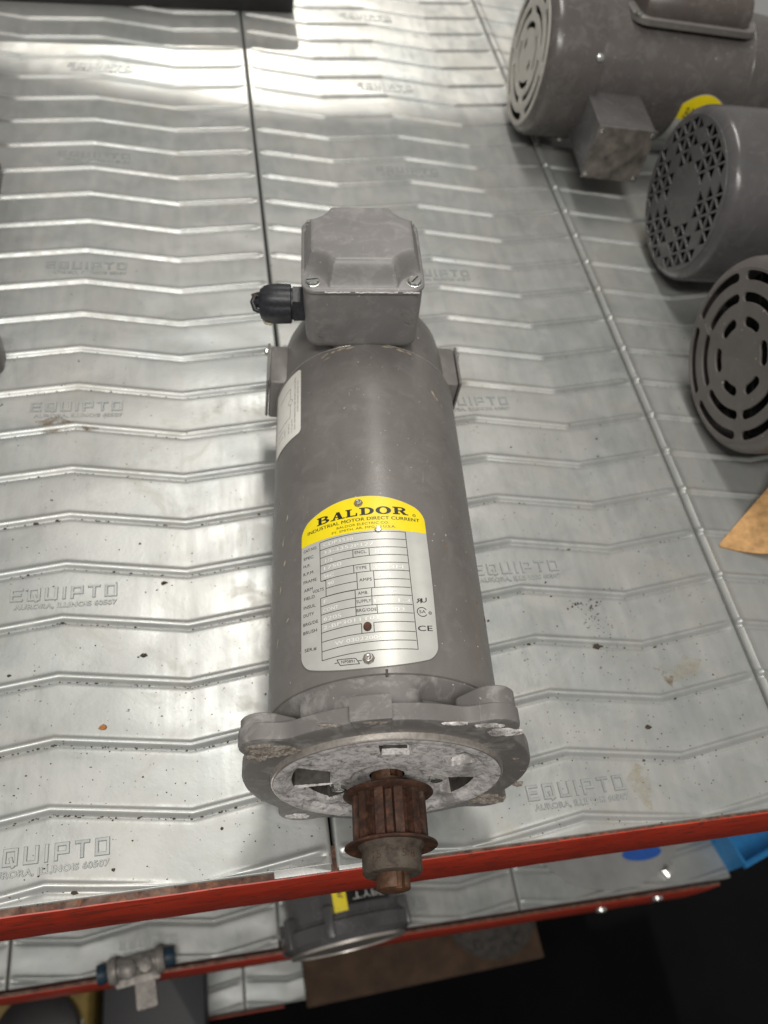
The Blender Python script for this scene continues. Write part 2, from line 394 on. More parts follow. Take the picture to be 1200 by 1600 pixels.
# shell
mb=MB(); mb.lathe([(281.2,58),(281.4,59.8),(280.8,RB),(54.8,RB),(54.4,59.9),(54.3,57)],160)
mb.build('motor_shell',GREY,motor,25)
mb=MB(); mb.tube([(60.25*math.cos(a),281.3+.12*math.sin(9*a),60.25*math.sin(a)) for a in [rad(x) for x in range(-10,191,3)]],.28,6); mb.build('shell_edge',STEELR,motor,60)
# rear bracket
mb=MB(); mb.lathe([(281,58.6),(284,57.2),(290,57),(318,56.6),(332,55),(341,51.5),(346,45),(348,34),(348.6,0.5)],120,cap1=True)
mb.build('rear_bracket',GREY,motor,30)
# pedestal under the junction box
TB=Matrix.Rotation(rad(-5.7),4,'Y')
mb=MB(); mb.rbox(-22,18,281.6,346,40,62,4,T=TB); mb.build('box_pedestal',GREY,motor)
def stack(mb,x0,x1,y0,y1,r,lv,T=None,n=6):
    m=4*(n+1); vs=[];fs=[]
    for ins,z in lv:
        rr=max(r-ins*.8,.4); 
        for cx,cy,a0 in ((x1-r,y1-r,0),(x0+r,y1-r,90),(x0+r,y0+r,180),(x1-r,y0+r,270)):
            ex=(ins-(r-rr)); 
            for k in range(n+1):
                a=rad(a0+90*k/n); px=cx+rr*math.cos(a); py=cy+rr*math.sin(a)
                px-=ex*(1 if cx>(x0+x1)/2 else -1); py-=ex*(1 if cy>(y0+y1)/2 else -1)
                vs.append((px,py,z))
    for k in range(len(lv)-1):
        for i in range(m): fs.append((k*m+i,k*m+(i+1)%m,(k+1)*m+(i+1)%m,(k+1)*m+i))
    fs.append(tuple(range(m))[::-1]); fs.append(tuple(range((len(lv)-1)*m,len(lv)*m)))
    mb.add(vs,fs,0,T)
box=MB(); BX0,BX1,BY0,BY1=-40,32,279,349
stack(box,BX0,BX1,BY0,BY1,9,[(6,57.5),(3,58.2),(1.6,60),(1.0,63),(.2,90),(.2,100.2)],TB)
jb=box.build('junction_box',GREYB,motor,40)
# small embossed marks on the front wall of the box
mb=MB()
for x,z,w in ((-31,69,4),(19,86,6),(22,80,4)):
    mb=MB(); mb.tube([(x,BY0+.6,z),(x+w*.7,BY0+.6,z-w*.4)],.5,6,T=TB); mb.build('casting_mark',FLG,jb,40)
lid=MB(); stack(lid,BX0-.8,BX1+.8,BY0-.8,BY1+.8,9.5,[(.6,100.6),(0,101.1),(0,102.8),(.5,103.5),(1.4,103.9)],TB)
cx,cy=(BX0+BX1)/2,(BY0+BY1)/2; N=72; hx,hy=35.4,34.4; vs=[];fs=[]
def sm(t): t=max(0,min(1,t)); return t*t*(3-2*t)
for j in range(N+1):
    for i in range(N+1):
        x=-hx+2*hx*i/N; y=-hy+2*hy*j/N
        s1=hx-abs(x); s2=(hy-abs(y)); 
        cutr=13.5 if y<0 else 10.5
        dc=math.hypot(max(0,abs(x)-(hx-cutr*.0)-0),0)
        sc=math.hypot(abs(x)-(hx+1.5),abs(y)-(hy+1.0))-cutr-2
        h=min(sm(s1/5.5),sm(s2/(12 if y<0 else 6)),sm(sc/8.5))
        hh=12.5*h+ .9*math.exp(-((x/22)**2+(y/22)**2))*h
        vs.append((cx+x,cy+y,103.45+hh+(.6 if h>0 else 0)*min(1,h*8)))
for j in range(N):
    for i in range(N):
        a=j*(N+1)+i; fs.append((a,a+1,a+N+2,a+N+1))
# drop grid corners that stick out past the rounded plate
keep=[]
for f in fs:
    c=[vs[i] for i in f]; 
    if all(p[2]<103.6 for p in c): continue
    keep.append(f)
lid.add(vs,keep,0,TB)
lido=lid.build('lid',GREYB,motor,35); lido.parent=jb
def hexscrew(x,y,z,T,r=4.1,h=2.6,ang=20,mat=ZINC,parent=None,name='screw'):
    mb=MB(); A=T@Matrix.Translation((x,y,z))@Matrix.Rotation(rad(ang),4,'Z')
    mb.lathe([(0,r*1.18),(.7,r*1.18),(.8,r*1.0)],24,'Z',T=A,cap0=True)
    def hexo(rr): return [(rr*math.cos(PI*k/3),rr*math.sin(PI*k/3)) for k in range(6)]
    vs=[];
    for rr,zz in ((r,.7),(r,h-.3),(r*.88,h)):
        vs+=[(p[0],p[1],zz) for p in hexo(rr)]
    fs=[(k*6+i,k*6+(i+1)%6,(k+1)*6+(i+1)%6,(k+1)*6+i) for k in range(2) for i in range(6)]
    # slotted top: two halves with a groove between them
    mb.add(vs,fs,0,A)
    w=.55
    for sg in (1,-1):
        pts=[(rr_*.88*r/ r,0) for rr_ in ()]
        half=[(r*.86*math.cos(t),r*.86*math.sin(t)) for t in [k*PI/6 for k in range(0,7)]]
        half=[(p[0],sg*max(p[1],w)) for p in half]
        mb.prism([(p[0],p[1]) for p in (half if sg>0 else half[::-1])],h-.8,h+.05,T=A,axis='Z')
    return mb.build(name,mat,parent or motor,30)
hexscrew(-34.2,285.6,103.6,TB,ang=10,parent=jb); hexscrew(26.4,285.8,103.6,TB,ang=55,parent=jb)
hexscrew(-34.2,342.6,103.6,TB,parent=jb); hexscrew(26.4,342.6,103.6,TB,ang=40,parent=jb)
# chipped corner of the lid
mb=MB(); r_=random.Random(4)
for k in range(9):
    a=r_.uniform(0,6.3); x=24+r_.uniform(-6,4); y=341+r_.uniform(-5,3); q=r_.uniform(1.2,2.6)
    pts=[(x+q*r_.uniform(.6,1.2)*math.cos(t),y+q*r_.uniform(.6,1.2)*math.sin(t)) for t in [2*PI*i/8 for i in range(8)]]
    mb.prism(pts,103.9,105.0+r_.uniform(0,1.6),T=TB,axis='Z')
mb.build('chipped_paint',CRUST,jb,0)
# bare worn line along the front edge of the lid and chips where the box meets the shell
r_=random.Random(8)
for (xa,xb) in ((-27,-12),(-9,16),(19,29)):
    mb=MB(); mb.tube([(x,BY0-.95+r_.uniform(-.1,.1),102.4+r_.uniform(-.25,.25)) for x in [xa+(xb-xa)*k/14 for k in range(15)]],.42,6,T=TB); mb.build('worn_edge',COR,jb,40)
# cable gland
GT=TB@Matrix.Translation((BX0,297.5,78.5))
def xl(prof,T,n=40): 
    m=MB(); m.lathe([(-a,b) for a,b in prof],n,'X',T=T,cap0=False,cap1=True); return m
gl=MB(); gl.lathe([(0.5,11.2),(-6.4,11.4),(-6.6,10.9)],6,'X',T=GT@Matrix.Rotation(rad(15),4,'X'),cap0=True,cap1=True)
gl.lathe([(-6.4,9.6),(-7.4,9.6)],24,'X',T=GT)
gland=gl.build('cable_gland',BLACKP,motor,30)
nut=MB(); vs=[];n=72
prof=[(-7.4,10.6),(-7.8,11.6),(-15,11.9),(-20,11.7),(-24,10.6),(-26.5,8.8),(-27.2,6.6),(-26,5.6),(-20,5.3)]
for t,r in prof:
    for k in range(n):
        a=2*PI*k/n; f=.95*(abs(math.cos(3*a))-.6) if -24.5<t<-7.6 else 0.1*math.cos(6*a)
        vs.append((t,(r+f)*math.cos(a),(r+f)*math.sin(a)))
fs=[(j*n+k,j*n+(k+1)%n,(j+1)*n+(k+1)%n,(j+1)*n+k) for j in range(len(prof)-1) for k in range(n)]
nut.add(vs,fs,0,GT); nut.lathe([(-20.5,5.4),(-20.6,0.1)],24,'X',T=GT,cap1=True); nut.build('gland_nut',BLACKP,gland,35)
w=MB(); w.lathe([(-20,5.2),(-26,4.4),(-31,2.0),(-32.5,.3)],12,'X',T=GT@Matrix.Translation((0,1,0)),cap1=True); w.build('cable_stub',BLACKP,gland,30)
w=MB(); w.tube([(-22,2,1),(-27,4,3),(-30,3,3.5),(-31.5,0,1.5),(-30,-3,-2),(-27,-4,-3),(-22,-2,-1)],1.6,8,T=GT); w.build('wire_loop',BLACKP,gland,60)
w=MB(); w.tube([(-20,2,3),(-28,4,5),(-31.5,3,4.5),(-30,0,2)],.9,8,T=GT); w.build('wire_loop',RUST,gland,60)
w=MB(); w.tube([(-18,-6,-8),(-21,-8,-9.5),(-24,-7,-9.4),(-25,-5,-8.4)],.9,8,T=GT); w.build('wire_loop',TAN,gland,60)
# brush holders at both sides
for sg,t0,t1,zt in ((1,297,335,15),(-1,287,324,15)):
    xs0,xs1=(48,65.4) if sg>0 else (-66.0,-48)
    mb=MB(); stack(mb,xs0,xs1,t0,t1,2.5,[(1,zt-34),(0,zt-33),(0,zt-1.2),(.4,zt-.3),(1.2,zt)]); bh=mb.build('brush_holder',GREY,motor,35)
    a,b_=(65.8,67.6) if sg>0 else (-68.2,-66.4)
    mb=MB(); stack(mb,a,b_,t0+.6,t1+1,.8,[(.2,zt-33),(0,zt-32.6),(0,zt+.6),(.3,zt+1)]); mb.build('brush_cover',GREY,bh,35)
    TT=Matrix.Translation((67.6 if sg>0 else -68.2,t1-3,zt-4))@Matrix.Rotation(rad(90*sg),4,'Y')
    mb=MB(); mb.lathe([(0,3),(1.4,3),(2.2,2.2),(2.4,.2)],16,'Z',T=TT,cap1=True); mb.build('screw',ZINC,bh,30)
# drive-end bracket
n=180; vs=[];prof=[(54.35,59.6,0),(53.2,59.9,0),(50,60,.25),(46,60,1),(41,59.4,1),(36,59,.9),(33,59,.5)]
LOB=[57,149,-33,-123]
for t,r,w_ in prof:
    for k in range(n):
        a=2*PI*k/n; d=min(abs((math.degrees(a)-(l+o_)+180)%360-180) for l in LOB for o_ in ((8,) if l!=57 else (12,-8)) )
        dep=9.5*w_*sm(1-(d-8)/9)
        vs.append(((r-dep)*math.cos(a),t,(r-dep)*math.sin(a)))
fs=[(j*n+k,j*n+(k+1)%n,(j+1)*n+(k+1)%n,(j+1)*n+k) for j in range(len(prof)-1) for k in range(n)]
mb=MB(); mb.add(vs,fs); mb.build('drive_end_bracket',FLG,motor,35)
mb=MB(); mb.box(-8.2,-7.0,53.2,56.6,59.2,60.2); mb.build('alignment_mark',INK,motor,0)
# flange
def polar(base,lr,lc,n=240):
    out=[]
    for k in range(n):
        a=2*PI*k/n; r=base
        for l in LOB:
            d=a-rad(l); d=(d+PI)%(2*PI)-PI
            c=lc*math.cos(d); q=lr*lr-(lc*math.sin(d))**2
            if q>0 and c>0: r=max(r,c+math.sqrt(q))
        out.append([r,a])
    for _ in range(5):
        rr=[o[0] for o in out]; 
        for i in range(n): out[i][0]=max(rr[i],(rr[i-1]+rr[i]+rr[(i+1)%n])/3)
    return [(r*math.cos(a),r*math.sin(a)) for r,a in out]
mb=MB(); po=polar(72.2,11.8,73); n=len(po); lv=[(57.6,29,0),(57.6,26.9,0),(0,26.8,1.9),(0,27.4,.6),(0,28.6,0),(0,34.8,0),(0,35.6,1.2)]; vs=[]
for r,t,ins in lv:
    for k,(x,z) in enumerate(po):
        if r: a=2*PI*k/n; vs.append((r*math.cos(a),t,r*math.sin(a)))
        else: d=math.hypot(x,z); q=(d-ins)/d; vs.append((x*q,t,z*q))
fs=[(j*n+k,j*n+(k+1)%n,(j+1)*n+(k+1)%n,(j+1)*n+k) for j in range(len(lv)-1) for k in range(n)]+[tuple(range((len(lv)-1)*n,len(lv)*n))]
mb.add(vs,fs)
flange=mb.build('mounting_flange',FLG,motor,32)
for l in LOB:
    c=(73.5*math.cos(rad(l)),73.5*math.sin(rad(l))); mb=MB()
    o_=[]
    for k in range(40):   # rounded outside, running square into the bracket inside
        t=2*PI*k/40; u_,v_=10.6*math.cos(t),10.6*math.sin(t)
        if u_<0: u_*=1.7; v_=math.copysign(min(10.6,abs(v_)*1.35),v_)
        cl,sl=math.cos(rad(l)),math.sin(rad(l)); o_.append((c[0]+u_*cl-v_*sl,c[1]+u_*sl+v_*cl))
    # fillet the boss toward the bracket
    q=(50*math.cos(rad(l)),50*math.sin(rad(l)))
    mb.prism(o_,27.6,40.5 if l!=57 else 44,chamf=1.2); mb.build('flange_boss',FLG,flange,32)
mb=MB(); ang=[rad(a) for a in range(97,112,2)]
o_=[(r*math.cos(a),r*math.sin(a)) for r,aa in ((76.0,ang),(60,ang[::-1])) for a in aa]; mb.prism(o_,26.2,38.0,chamf=.8); mb.build('flange_pad',FLG,flange,30)
# corroded bolt holes in the bosses
def blob(mb,cx_,cz_,rx,rz,t,h,seed,n=9,T=None):
    r_=random.Random(seed); vs=[(cx_,t-h*.2,cz_)]
    m=28
    for j in range(1,n+1):
        for k in range(m):
            a=2*PI*k/m; f=j/n; e=1+.13*math.sin(3*a+seed)+.08*math.sin(7*a+2*seed)+.05*r_.uniform(-1,1)
            vs.append((cx_+rx*f*e*math.cos(a),t-h*(r_.uniform(.05,1.0) if j<n else -.4),cz_+rz*f*e*math.sin(a)))
    fs=[(0,1+k,1+(k+1)%m) for k in range(m)]
    for j in range(n-1):
        for k in range(m): fs.append((1+j*m+k,1+(j+1)*m+k,1+(j+1)*m+(k+1)%m,1+j*m+(k+1)%m))
    mb.add(vs,fs,0,T)
for (x,z,rx,rz,h,seed) in ((-60,37,12,7.5,1.3,1),(45,59.5,8.5,4.0,.8,2),(61,-36,11,7,1.4,3),(-41,-63,7,4,.8,4),(-66,28,5,3,1.4,7),(36,67,7,2,.7,9),(20,69,6,1.5,.6,11)):
    mb=MB(); blob(mb,x,z,rx,rz,26.7,h,seed); mb.build('corroded_patch',CRUST if seed not in (2,4,9,11) else COR,flange,0)
for q_ in ((68.5,8,1.8,1.2,28,1.5,5,3),(72.3,-14,3,2,27.5,1.6,6,4),(-36,66.5,5,1.2,26.5,.6,8,4),(-16,71,6,1.3,26.4,.9,12,4),(60,25,1.6,1.2,26.6,.5,13,3)):
    mb=MB(); blob(mb,*q_); mb.build('corroded_patch',CRUST,flange,0)
# machined register ring
mb=MB(); mb.lathe([(27.2,58.4),(24.4,57.9),(23.9,57.4),(23.8,56.9)],160); mb.build('register_ring',STEELR,flange,25)
mb=MB(); n=260; m=84; vs=[]
r_=random.Random(9)
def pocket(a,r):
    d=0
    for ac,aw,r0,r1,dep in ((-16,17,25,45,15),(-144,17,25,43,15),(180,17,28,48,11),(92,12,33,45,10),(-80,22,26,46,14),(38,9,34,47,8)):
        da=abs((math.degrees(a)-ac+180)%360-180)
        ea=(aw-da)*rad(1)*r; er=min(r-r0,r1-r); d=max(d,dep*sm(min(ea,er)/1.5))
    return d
for j in range(m+1):
    r=9+(56.9-9)*j/m
    for k in range(n):
        a=2*PI*k/n
        if r>51.5: t=23.9+.25*max(0,(54-r))
        else: t=23.9+.4+min(1.9,(51.5-r)*.6) if r<51.5 else 23.9
        if r<19: t+=1.6*sm((19-r)/2)
        t+=pocket(a,r); t+=r_.uniform(-.12,.12) if r<53.5 else r_.uniform(-.05,.05)
        vs.append((r*math.cos(a),t,r*math.sin(a)))
fs=[(j*n+k,j*n+(k+1)%n,(j+1)*n+(k+1)%n,(j+1)*n+k) for j in range(m) for k in range(n)]
mb.add(vs,fs)
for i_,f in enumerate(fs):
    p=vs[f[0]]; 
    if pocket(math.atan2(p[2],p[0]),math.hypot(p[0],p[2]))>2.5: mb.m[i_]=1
mb.build('flange_face',[COR,simple('shaded_recess',(.055,.048,.043),.7,.1,180,.6,.5)],flange,50)  # second material paints the shade of the pockets as a darker colour
for (x,z,a) in ((-23.5,-12,12),(25,1,40)):
    TT=Matrix.Translation((x,27.6,z))@Matrix.Rotation(rad(90),4,'X'); 
    s_=hexscrew(0,0,0,TT,3.6,3.4,a,parent=flange)
# shaft
def shaft_outline(r,slot_a,w,dep):
    out=[]; hw=math.degrees(math.asin(w/2/r))
    for k in range(64):
        a=slot_a+hw+(360-2*hw)*k/63; out.append((r*math.sin(rad(a)),r*math.cos(rad(a))))
    sa=rad(slot_a); ux,uz=math.sin(sa),math.cos(sa); px,pz=math.cos(sa),-math.sin(sa)
    b=r-dep
    out.append((ux*b-px*w/2,uz*b-pz*w/2)); out.append((ux*b+px*w/2,uz*b+pz*w/2))
    return out
mb=MB(); mb.prism(shaft_outline(7.95,17,4.2,3.4),-26.2,60,chamf=.8); 

shaft=mb.build('motor_shaft',RUSTO,motor,35)
# pulley
def toothed(n_,ro,ri,off):
    out=[]
    for k in range(n_):
        c=off+360/n_*k
        for da,r in ((-15,ro),(-11.5,ro),(-8.4,ro),(-6.6,ri),(0,ri),(6.6,ri),(8.4,ro),(11,ro)):
            a=rad(c+da); out.append((r*math.sin(a),r*math.cos(a)))
    return out
pul=MB(); pul.prism(toothed(12,18.3,13.9,-9.5)[::-1],-4.9,16.4); pulley=pul.build('toothed_pulley',RUST,motor,25)
for t in (17.2,-5.8):
    mb=MB(); bend=1 if t>0 else -1
    mb.lathe([(t-.8,8),(t-.8,18.5),(t-.8+bend*.9,22.0),(t-.4+bend*.9,22.5),(t+.2+bend*.9,22.3),(t+.8,18.5),(t+.8,8)],72); mb.build('pulley_flange',RUST,pulley,35)
mb=MB(); mb.lathe([(-6.4,16.2),(-7.4,15.6),(-8.5,14.3),(-18.2,14.2),(-19.2,13.5),(-19.5,12.8),(-19.5,8)],72); mb.build('pulley_hub',WORN,pulley,30)
mb=MB(); mb.lathe([(18.2,8.4),(23.5,8.6),(24.5,8.9)],40); mb.build('shaft_collar',RUSTO,motor,30)
mb=MB(); mb.lathe([(19.3,8.7),(22,8.75)],40)
# stamped marks on the hub
mb=MB()
def wraphub(vs,fs,a0,t0,sc,r=14.28):
    o_=[]
    for x,y in [(v[0],v[1]) for v in vs]:
        a=rad(a0)+x/r; o_.append((r*math.sin(a),t0+y,r*math.cos(a)))
    mb.add(o_,fs)
for t_,a0 in (('15',-48),('5 8',10)):
    v_,f_=textmesh(t_); wraphub([(v[0]*(4.5 if t_=='15' else 7),v[1]*3.6,0) for v in v_],f_,a0,-14.5,1)
mb.build('hub_stamping',RUST,pulley,0)
# ------------------------------------------------------------------ nameplate
A0=rad(-15.5); T0=108.0
def wr(x,y,z): 
    a=A0+x/RB; r=RB+.05+z; return (r*math.sin(a),T0+y,r*math.cos(a))
HW=34.9
def ptop(x):
    y=50.9-9.6*(abs(x-1.5)/HW)**2.1
    d=max(0,abs(x)-(HW-6)); return y-(6-math.sqrt(max(0,36-d*d)))*(1.0)
def pbot(x):
    y=-50.2+7.0*(abs(x-1.5)/HW)**2.2
    d=max(0,abs(x)-(HW-6)); return y+(6-math.sqrt(max(0,36-d*d)))
def plate(mb,lo,hi,z,nx=70,ny=24,zl=None,curl=True):
    vs=[];fs=[]; xs_=[-HW+2*HW*i/nx for i in range(nx+1)]
    xs_=sorted(xs_+[-HW+.15,-HW+.5,-HW+1.0,HW-1.0,HW-.5,HW-.15])
    for x in xs_:
        a,b=lo(x),hi(x)
        for j in range(ny+1):
            y=a+(b-a)*j/ny
            e=1.1*sm((abs(x)-25)/10)*(1 if x>0 else .25)*(.5+.5*math.cos(y/17.)) 
            vs.append(wr(x,y,z+e))
    m=ny+1
    for i in range(len(xs_)-1):
        for j in range(ny): a=i*m+j; fs.append((a,a+m,a+m+1,a+1))
    mb.add(vs,fs); return xs_,m
def pz(x,y): return 1.1*sm((abs(x)-25)/10)*(1 if x>0 else .25)*(.5+.5*math.cos(y/17.))
mb=MB(); xs_,m=plate(mb,pbot,ptop,.7)
base=len(mb.v); # skirt
ring=[i*m+m-1 for i in range(len(xs_))]+[i*m for i in range(len(xs_)-1,-1,-1)]
for i in ring:
    p=mb.v[i]; q=Vector((p.x,0,p.z)); q=q.normalized()*(RB+.02); mb.v.append(Vector((q.x,p.y,q.z)))
for k in range(len(ring)): mb.f.append((ring[k],ring[(k+1)%len(ring)],base+(k+1)%len(ring),base+k)); mb.m.append(0)
np_=mb.build('nameplate',PLATE,motor,40)
mb=MB(); plate(mb,lambda x:27.9,lambda x:max(28,ptop(x)-.15),.76,ny=12); mb.build('nameplate_header',YEL,np_,40)
pr=MB(); st=MB()
def putxy(mb,vs,fs,z): mb.add([wr(v[0],v[1],z+pz(v[0],v[1])) for v in vs],fs)
def puttext(mb,t,a,b,h,z=.82,wgt=0):
    v_,f_=textmesh(t); dx,dy=b[0]-a[0],b[1]-a[1]
    for ox in ((0,) if not wgt else (0,wgt)):
        putxy(mb,[(a[0]+ox+v[0]*dx,a[1]+v[0]*dy+v[1]*h,0) for v in v_],f_,z+ox*.05)
TX=[('INDUSTRIAL MOTOR DIRECT CURRENT',(-30.58,34.3),(31.63,34.9),2.1),('BALDOR ELECTRIC CO.',(-12.86,31.7),(14.87,32.0),1.45),('FT. SMITH, AR. MFG IN U.S.A.',(-15.61,29.1),(18.24,29.5),1.45),
('CAT.NO.',(-33.32,24.0),(-24.57,23.6),1.75),('SPEC.',(-33.32,19.2),(-26.26,18.6),1.75),('H.P.',(-33.32,14.6),(-28.89,13.9),1.75),('R.P.M.',(-33.32,9.6),(-26.47,9.1),1.75),('FRAME',(-33.22,4.6),(-25.1,4.0),1.75),('ARM',(-32.9,-.4),(-27.52,-.7),1.75),('VOLTS',(-27.52,-3.0),(-20.9,-3.3),1.75),('FIELD',(-32.9,-5.4),(-26.26,-5.8),1.75),('INSUL',(-33.11,-10.4),(-25.84,-11.1),1.75),('DUTY',(-33.22,-15),(-26.78,-15.5),1.75),('BRG/DE',(-33.43,-20.1),(-24.36,-20.7),1.75),('BRUSH',(-33.43,-24.8),(-25.1,-25.4),1.75),('SER.#',(-32.58,-34.4),(-25.41,-35.3),1.75),
('ENCL.',(-3.69,14.1),(2.43,13.9),1.75),('TYPE',(-3.59,4.5),(2.0,4.4),1.75),('AMPS',(-2.0,-2.8),(4.22,-2.9),1.75),('AMB.',(-2.95,-10.4),(2.11,-10.4),1.75),('SUPPLY',(-3.9,-15.1),(3.4,-15.2),1.75),('BRG/ODE',(-4.0,-20.1),(5.7,-20.4),1.75),('NP0891',(-12.4,-46),(-6.0,-46.7),1.5),
('CE',(25.2,-31.2),(32.6,-30.4),2.9),('U',(28.3,-15.2),(30.9,-14.6),2.6)]
for t,a,b,h in TX: puttext(pr,t,a,b,h,wgt=.0 if h<2 else .12)
v_,f_=textmesh('R'); putxy(pr,[(28.2-v[0]*2.6,-15.4+v[1]*2.6,0) for v in v_],[f[::-1] for f in f_],.82); putxy(pr,[(28.35-v[0]*2.6,-15.4+v[1]*2.6,0) for v in v_],[f[::-1] for f in f_],.83)
puttext(pr,'SA',(26.7,-21.2),(29.9,-20.9),1.7)
def ringflat(mb,cx_,cy_,ro,ri,a0=0,a1=360,z=.82,ex=1,ey=1,n=28,rx2=None,ry2=None):
    vs=[];fs=[]
    for k in range(n+1):
        a=rad(a0+(a1-a0)*k/n); vs.append((cx_+ro*math.cos(a),cy_+ro*math.sin(a))); vs.append((cx_+ri*math.cos(a),cy_+ri*math.sin(a)))
    for k in range(n): fs.append((2*k,2*k+1,2*k+3,2*k+2))
    putxy(mb,[(v[0],v[1],0) for v in vs],fs,z)
ringflat(pr,28.2,-20.4,2.7,2.3,30,330); ringflat(pr,32.2,-20.6,.85,.6); ringflat(pr,29.0,38.9,.95,.7)
puttext(pr,'R',(28.7,38.5),(29.35,38.5),.85); puttext(pr,'R',(31.9,-21.0),(32.5,-21.0),.8)
LN=[[(-22.88,26.5),(23.2,27.1)],[(23.2,27.1),(24.36,-41.1)],[(-22.88,26.5),(-22.57,2.5)],[(-22.57,2.5),(-19.61,2.0)],[(-19.61,2.0),(-19.61,-7.3)],[(-22.78,-7.5),(-4.32,-7.4)],[(-22.78,-7.5),(-22.36,-42.1)],[(-22.36,-42.1),(24.36,-41.1)],
[(-22.78,21.5),(23.2,22.3)],[(-22.67,16.6),(23.09,17.3)],[(-22.67,11.8),(23.5,12.6)],[(-22.78,7.0),(23.1,7.8)],[(-22.57,2.4),(23.4,3.0)],[(-19.51,-2.7),(-3.16,-2.4)],[(5.48,-2.4),(23.3,-2.0)],[(-19.61,-7.4),(23.3,-6.9)],[(-22.67,-12.4),(23.5,-11.5)],[(-22.67,-17.2),(23.5,-16.7)],[(-22.67,-22.4),(23.7,-21.5)],[(-22.46,-27.3),(-1.9,-26.7)],[(4.01,-26.7),(23.8,-26.4)],[(-22.36,-32.3),(23.8,-31.7)],[(-22.25,-37.4),(23.9,-36.4)],
[(-4.64,17.1),(-4.64,12.2)],[(3.69,17.1),(3.69,12.3)],[(-4.53,7.4),(-4.53,2.7)],[(3.69,7.5),(3.69,2.7)],[(-3.16,2.7),(-3.06,-7.1)],[(5.27,2.7),(5.48,-7.1)],[(-4.32,-7.4),(-4.32,-21.9)],[(3.9,-7.0),(3.69,-16.9)],[(6.01,-16.9),(6.12,-21.7)],[(-1.9,-26.7),(-1.9,-31.9)],[(4.0,-26.7),(4.0,-31.8)],
[(-14.6,-43.7),(-5.4,-44.6)],[(-14.6,-43.7),(-12.9,-47.0)],[(-12.9,-47.0),(-3.6,-47.7)],[(-5.4,-44.6),(-3.6,-47.7)],[(-15.8,-45.3),(-13.8,-45.3)],[(-4.6,-46.1),(-2.4,-46.2)]]
for a,b in LN:
    n_=max(1,int(math.hypot(b[0]-a[0],b[1]-a[1])/3)); d=Vector((b[0]-a[0],b[1]-a[1])).normalized(); nn=Vector((-d.y,d.x))*.17
    for k in range(n_):
        p=Vector(a).lerp(Vector(b),k/n_); q=Vector(a).lerp(Vector(b),(k+1)/n_)
        putxy(pr,[(*(p-nn),0),(*(q-nn),0),(*(q+nn),0),(*(p+nn),0)],[(0,1,2,3)],.80)
# the maker's name in wide slab letters
def R_(x0,y0,x1,y1): return [(x0,y0),(x1,y0),(x1,y1),(x0,y1)]
def half(cx_,cy_,a,b,tx,ty,a0=-90,a1=90,n=14):
    return [[(cx_+a*math.cos(rad(a0+(a1-a0)*k/n)),cy_+b*math.sin(rad(a0+(a1-a0)*k/n))),(cx_+a*math.cos(rad(a0+(a1-a0)*(k+1)/n)),cy_+b*math.sin(rad(a0+(a1-a0)*(k+1)/n))),
      (cx_+(a-tx)*math.cos(rad(a0+(a1-a0)*(k+1)/n)),cy_+(b-ty)*math.sin(rad(a0+(a1-a0)*(k+1)/n))),(cx_+(a-tx)*math.cos(rad(a0+(a1-a0)*k/n)),cy_+(b-ty)*math.sin(rad(a0+(a1-a0)*k/n)))] for k in range(n)]
SF=[R_(0,0,.5,.14),R_(0,.86,.5,1),R_(.12,.1,.38,.9)]
GL={'B':SF+half(.5,.74,.40,.26,.23,.14)+half(.5,.29,.5,.29,.26,.14)+[R_(.35,.45,.55,.57)],
'A':[[(.1,.05),(.25,.05),(.53,.95),(.42,.95)],[(.58,.05),(.90,.05),(.66,1),(.40,1)],R_(.27,.27,.7,.39),R_(-.04,0,.36,.13),R_(.48,0,1.06,.13)],
'L':[R_(0,0,.95,.14),R_(0,.86,.52,1),R_(.12,.1,.38,.9),R_(.82,.1,.95,.4)],
'D':SF+half(.45,.5,.55,.5,.28,.14),'O':half(.5,.5,.52,.52,.28,.14,0,360,30),
'R':SF+half(.5,.72,.42,.28,.24,.14)+[R_(.35,.43,.55,.56),[(.45,.5),(.72,.5),(.95,.12),(.70,.05)],R_(.72,0,1.1,.13)]}
x=-24.4; ws=[8.4,8.2,7.4,8.6,8.9,8.6]
for i,(c,wd) in enumerate(zip('BALDOR',ws)):
    lw=wd*.97
    GG=[]
    for pl in GL[c]:
        if len(pl)==4 and pl[0][1]==pl[1][1] and pl[0][0]==pl[3][0] and pl[1][0]-pl[0][0]>.3:
            for q in range(5): GG.append(R_(pl[0][0]+(pl[1][0]-pl[0][0])*q/5,pl[0][1],pl[0][0]+(pl[1][0]-pl[0][0])*(q+1)/5,pl[2][1]))
        else: GG.append(pl)
    for k,pl in enumerate(GG):
        putxy(pr,[(x+p[0]*lw*.92,37.8+(x+24)*.014+p[1]*5.0,0) for p in pl],[tuple(range(len(pl)))],.82+.004*(k%7))
    x+=wd+.05
pr.build('nameplate_print',INK,np_,0)
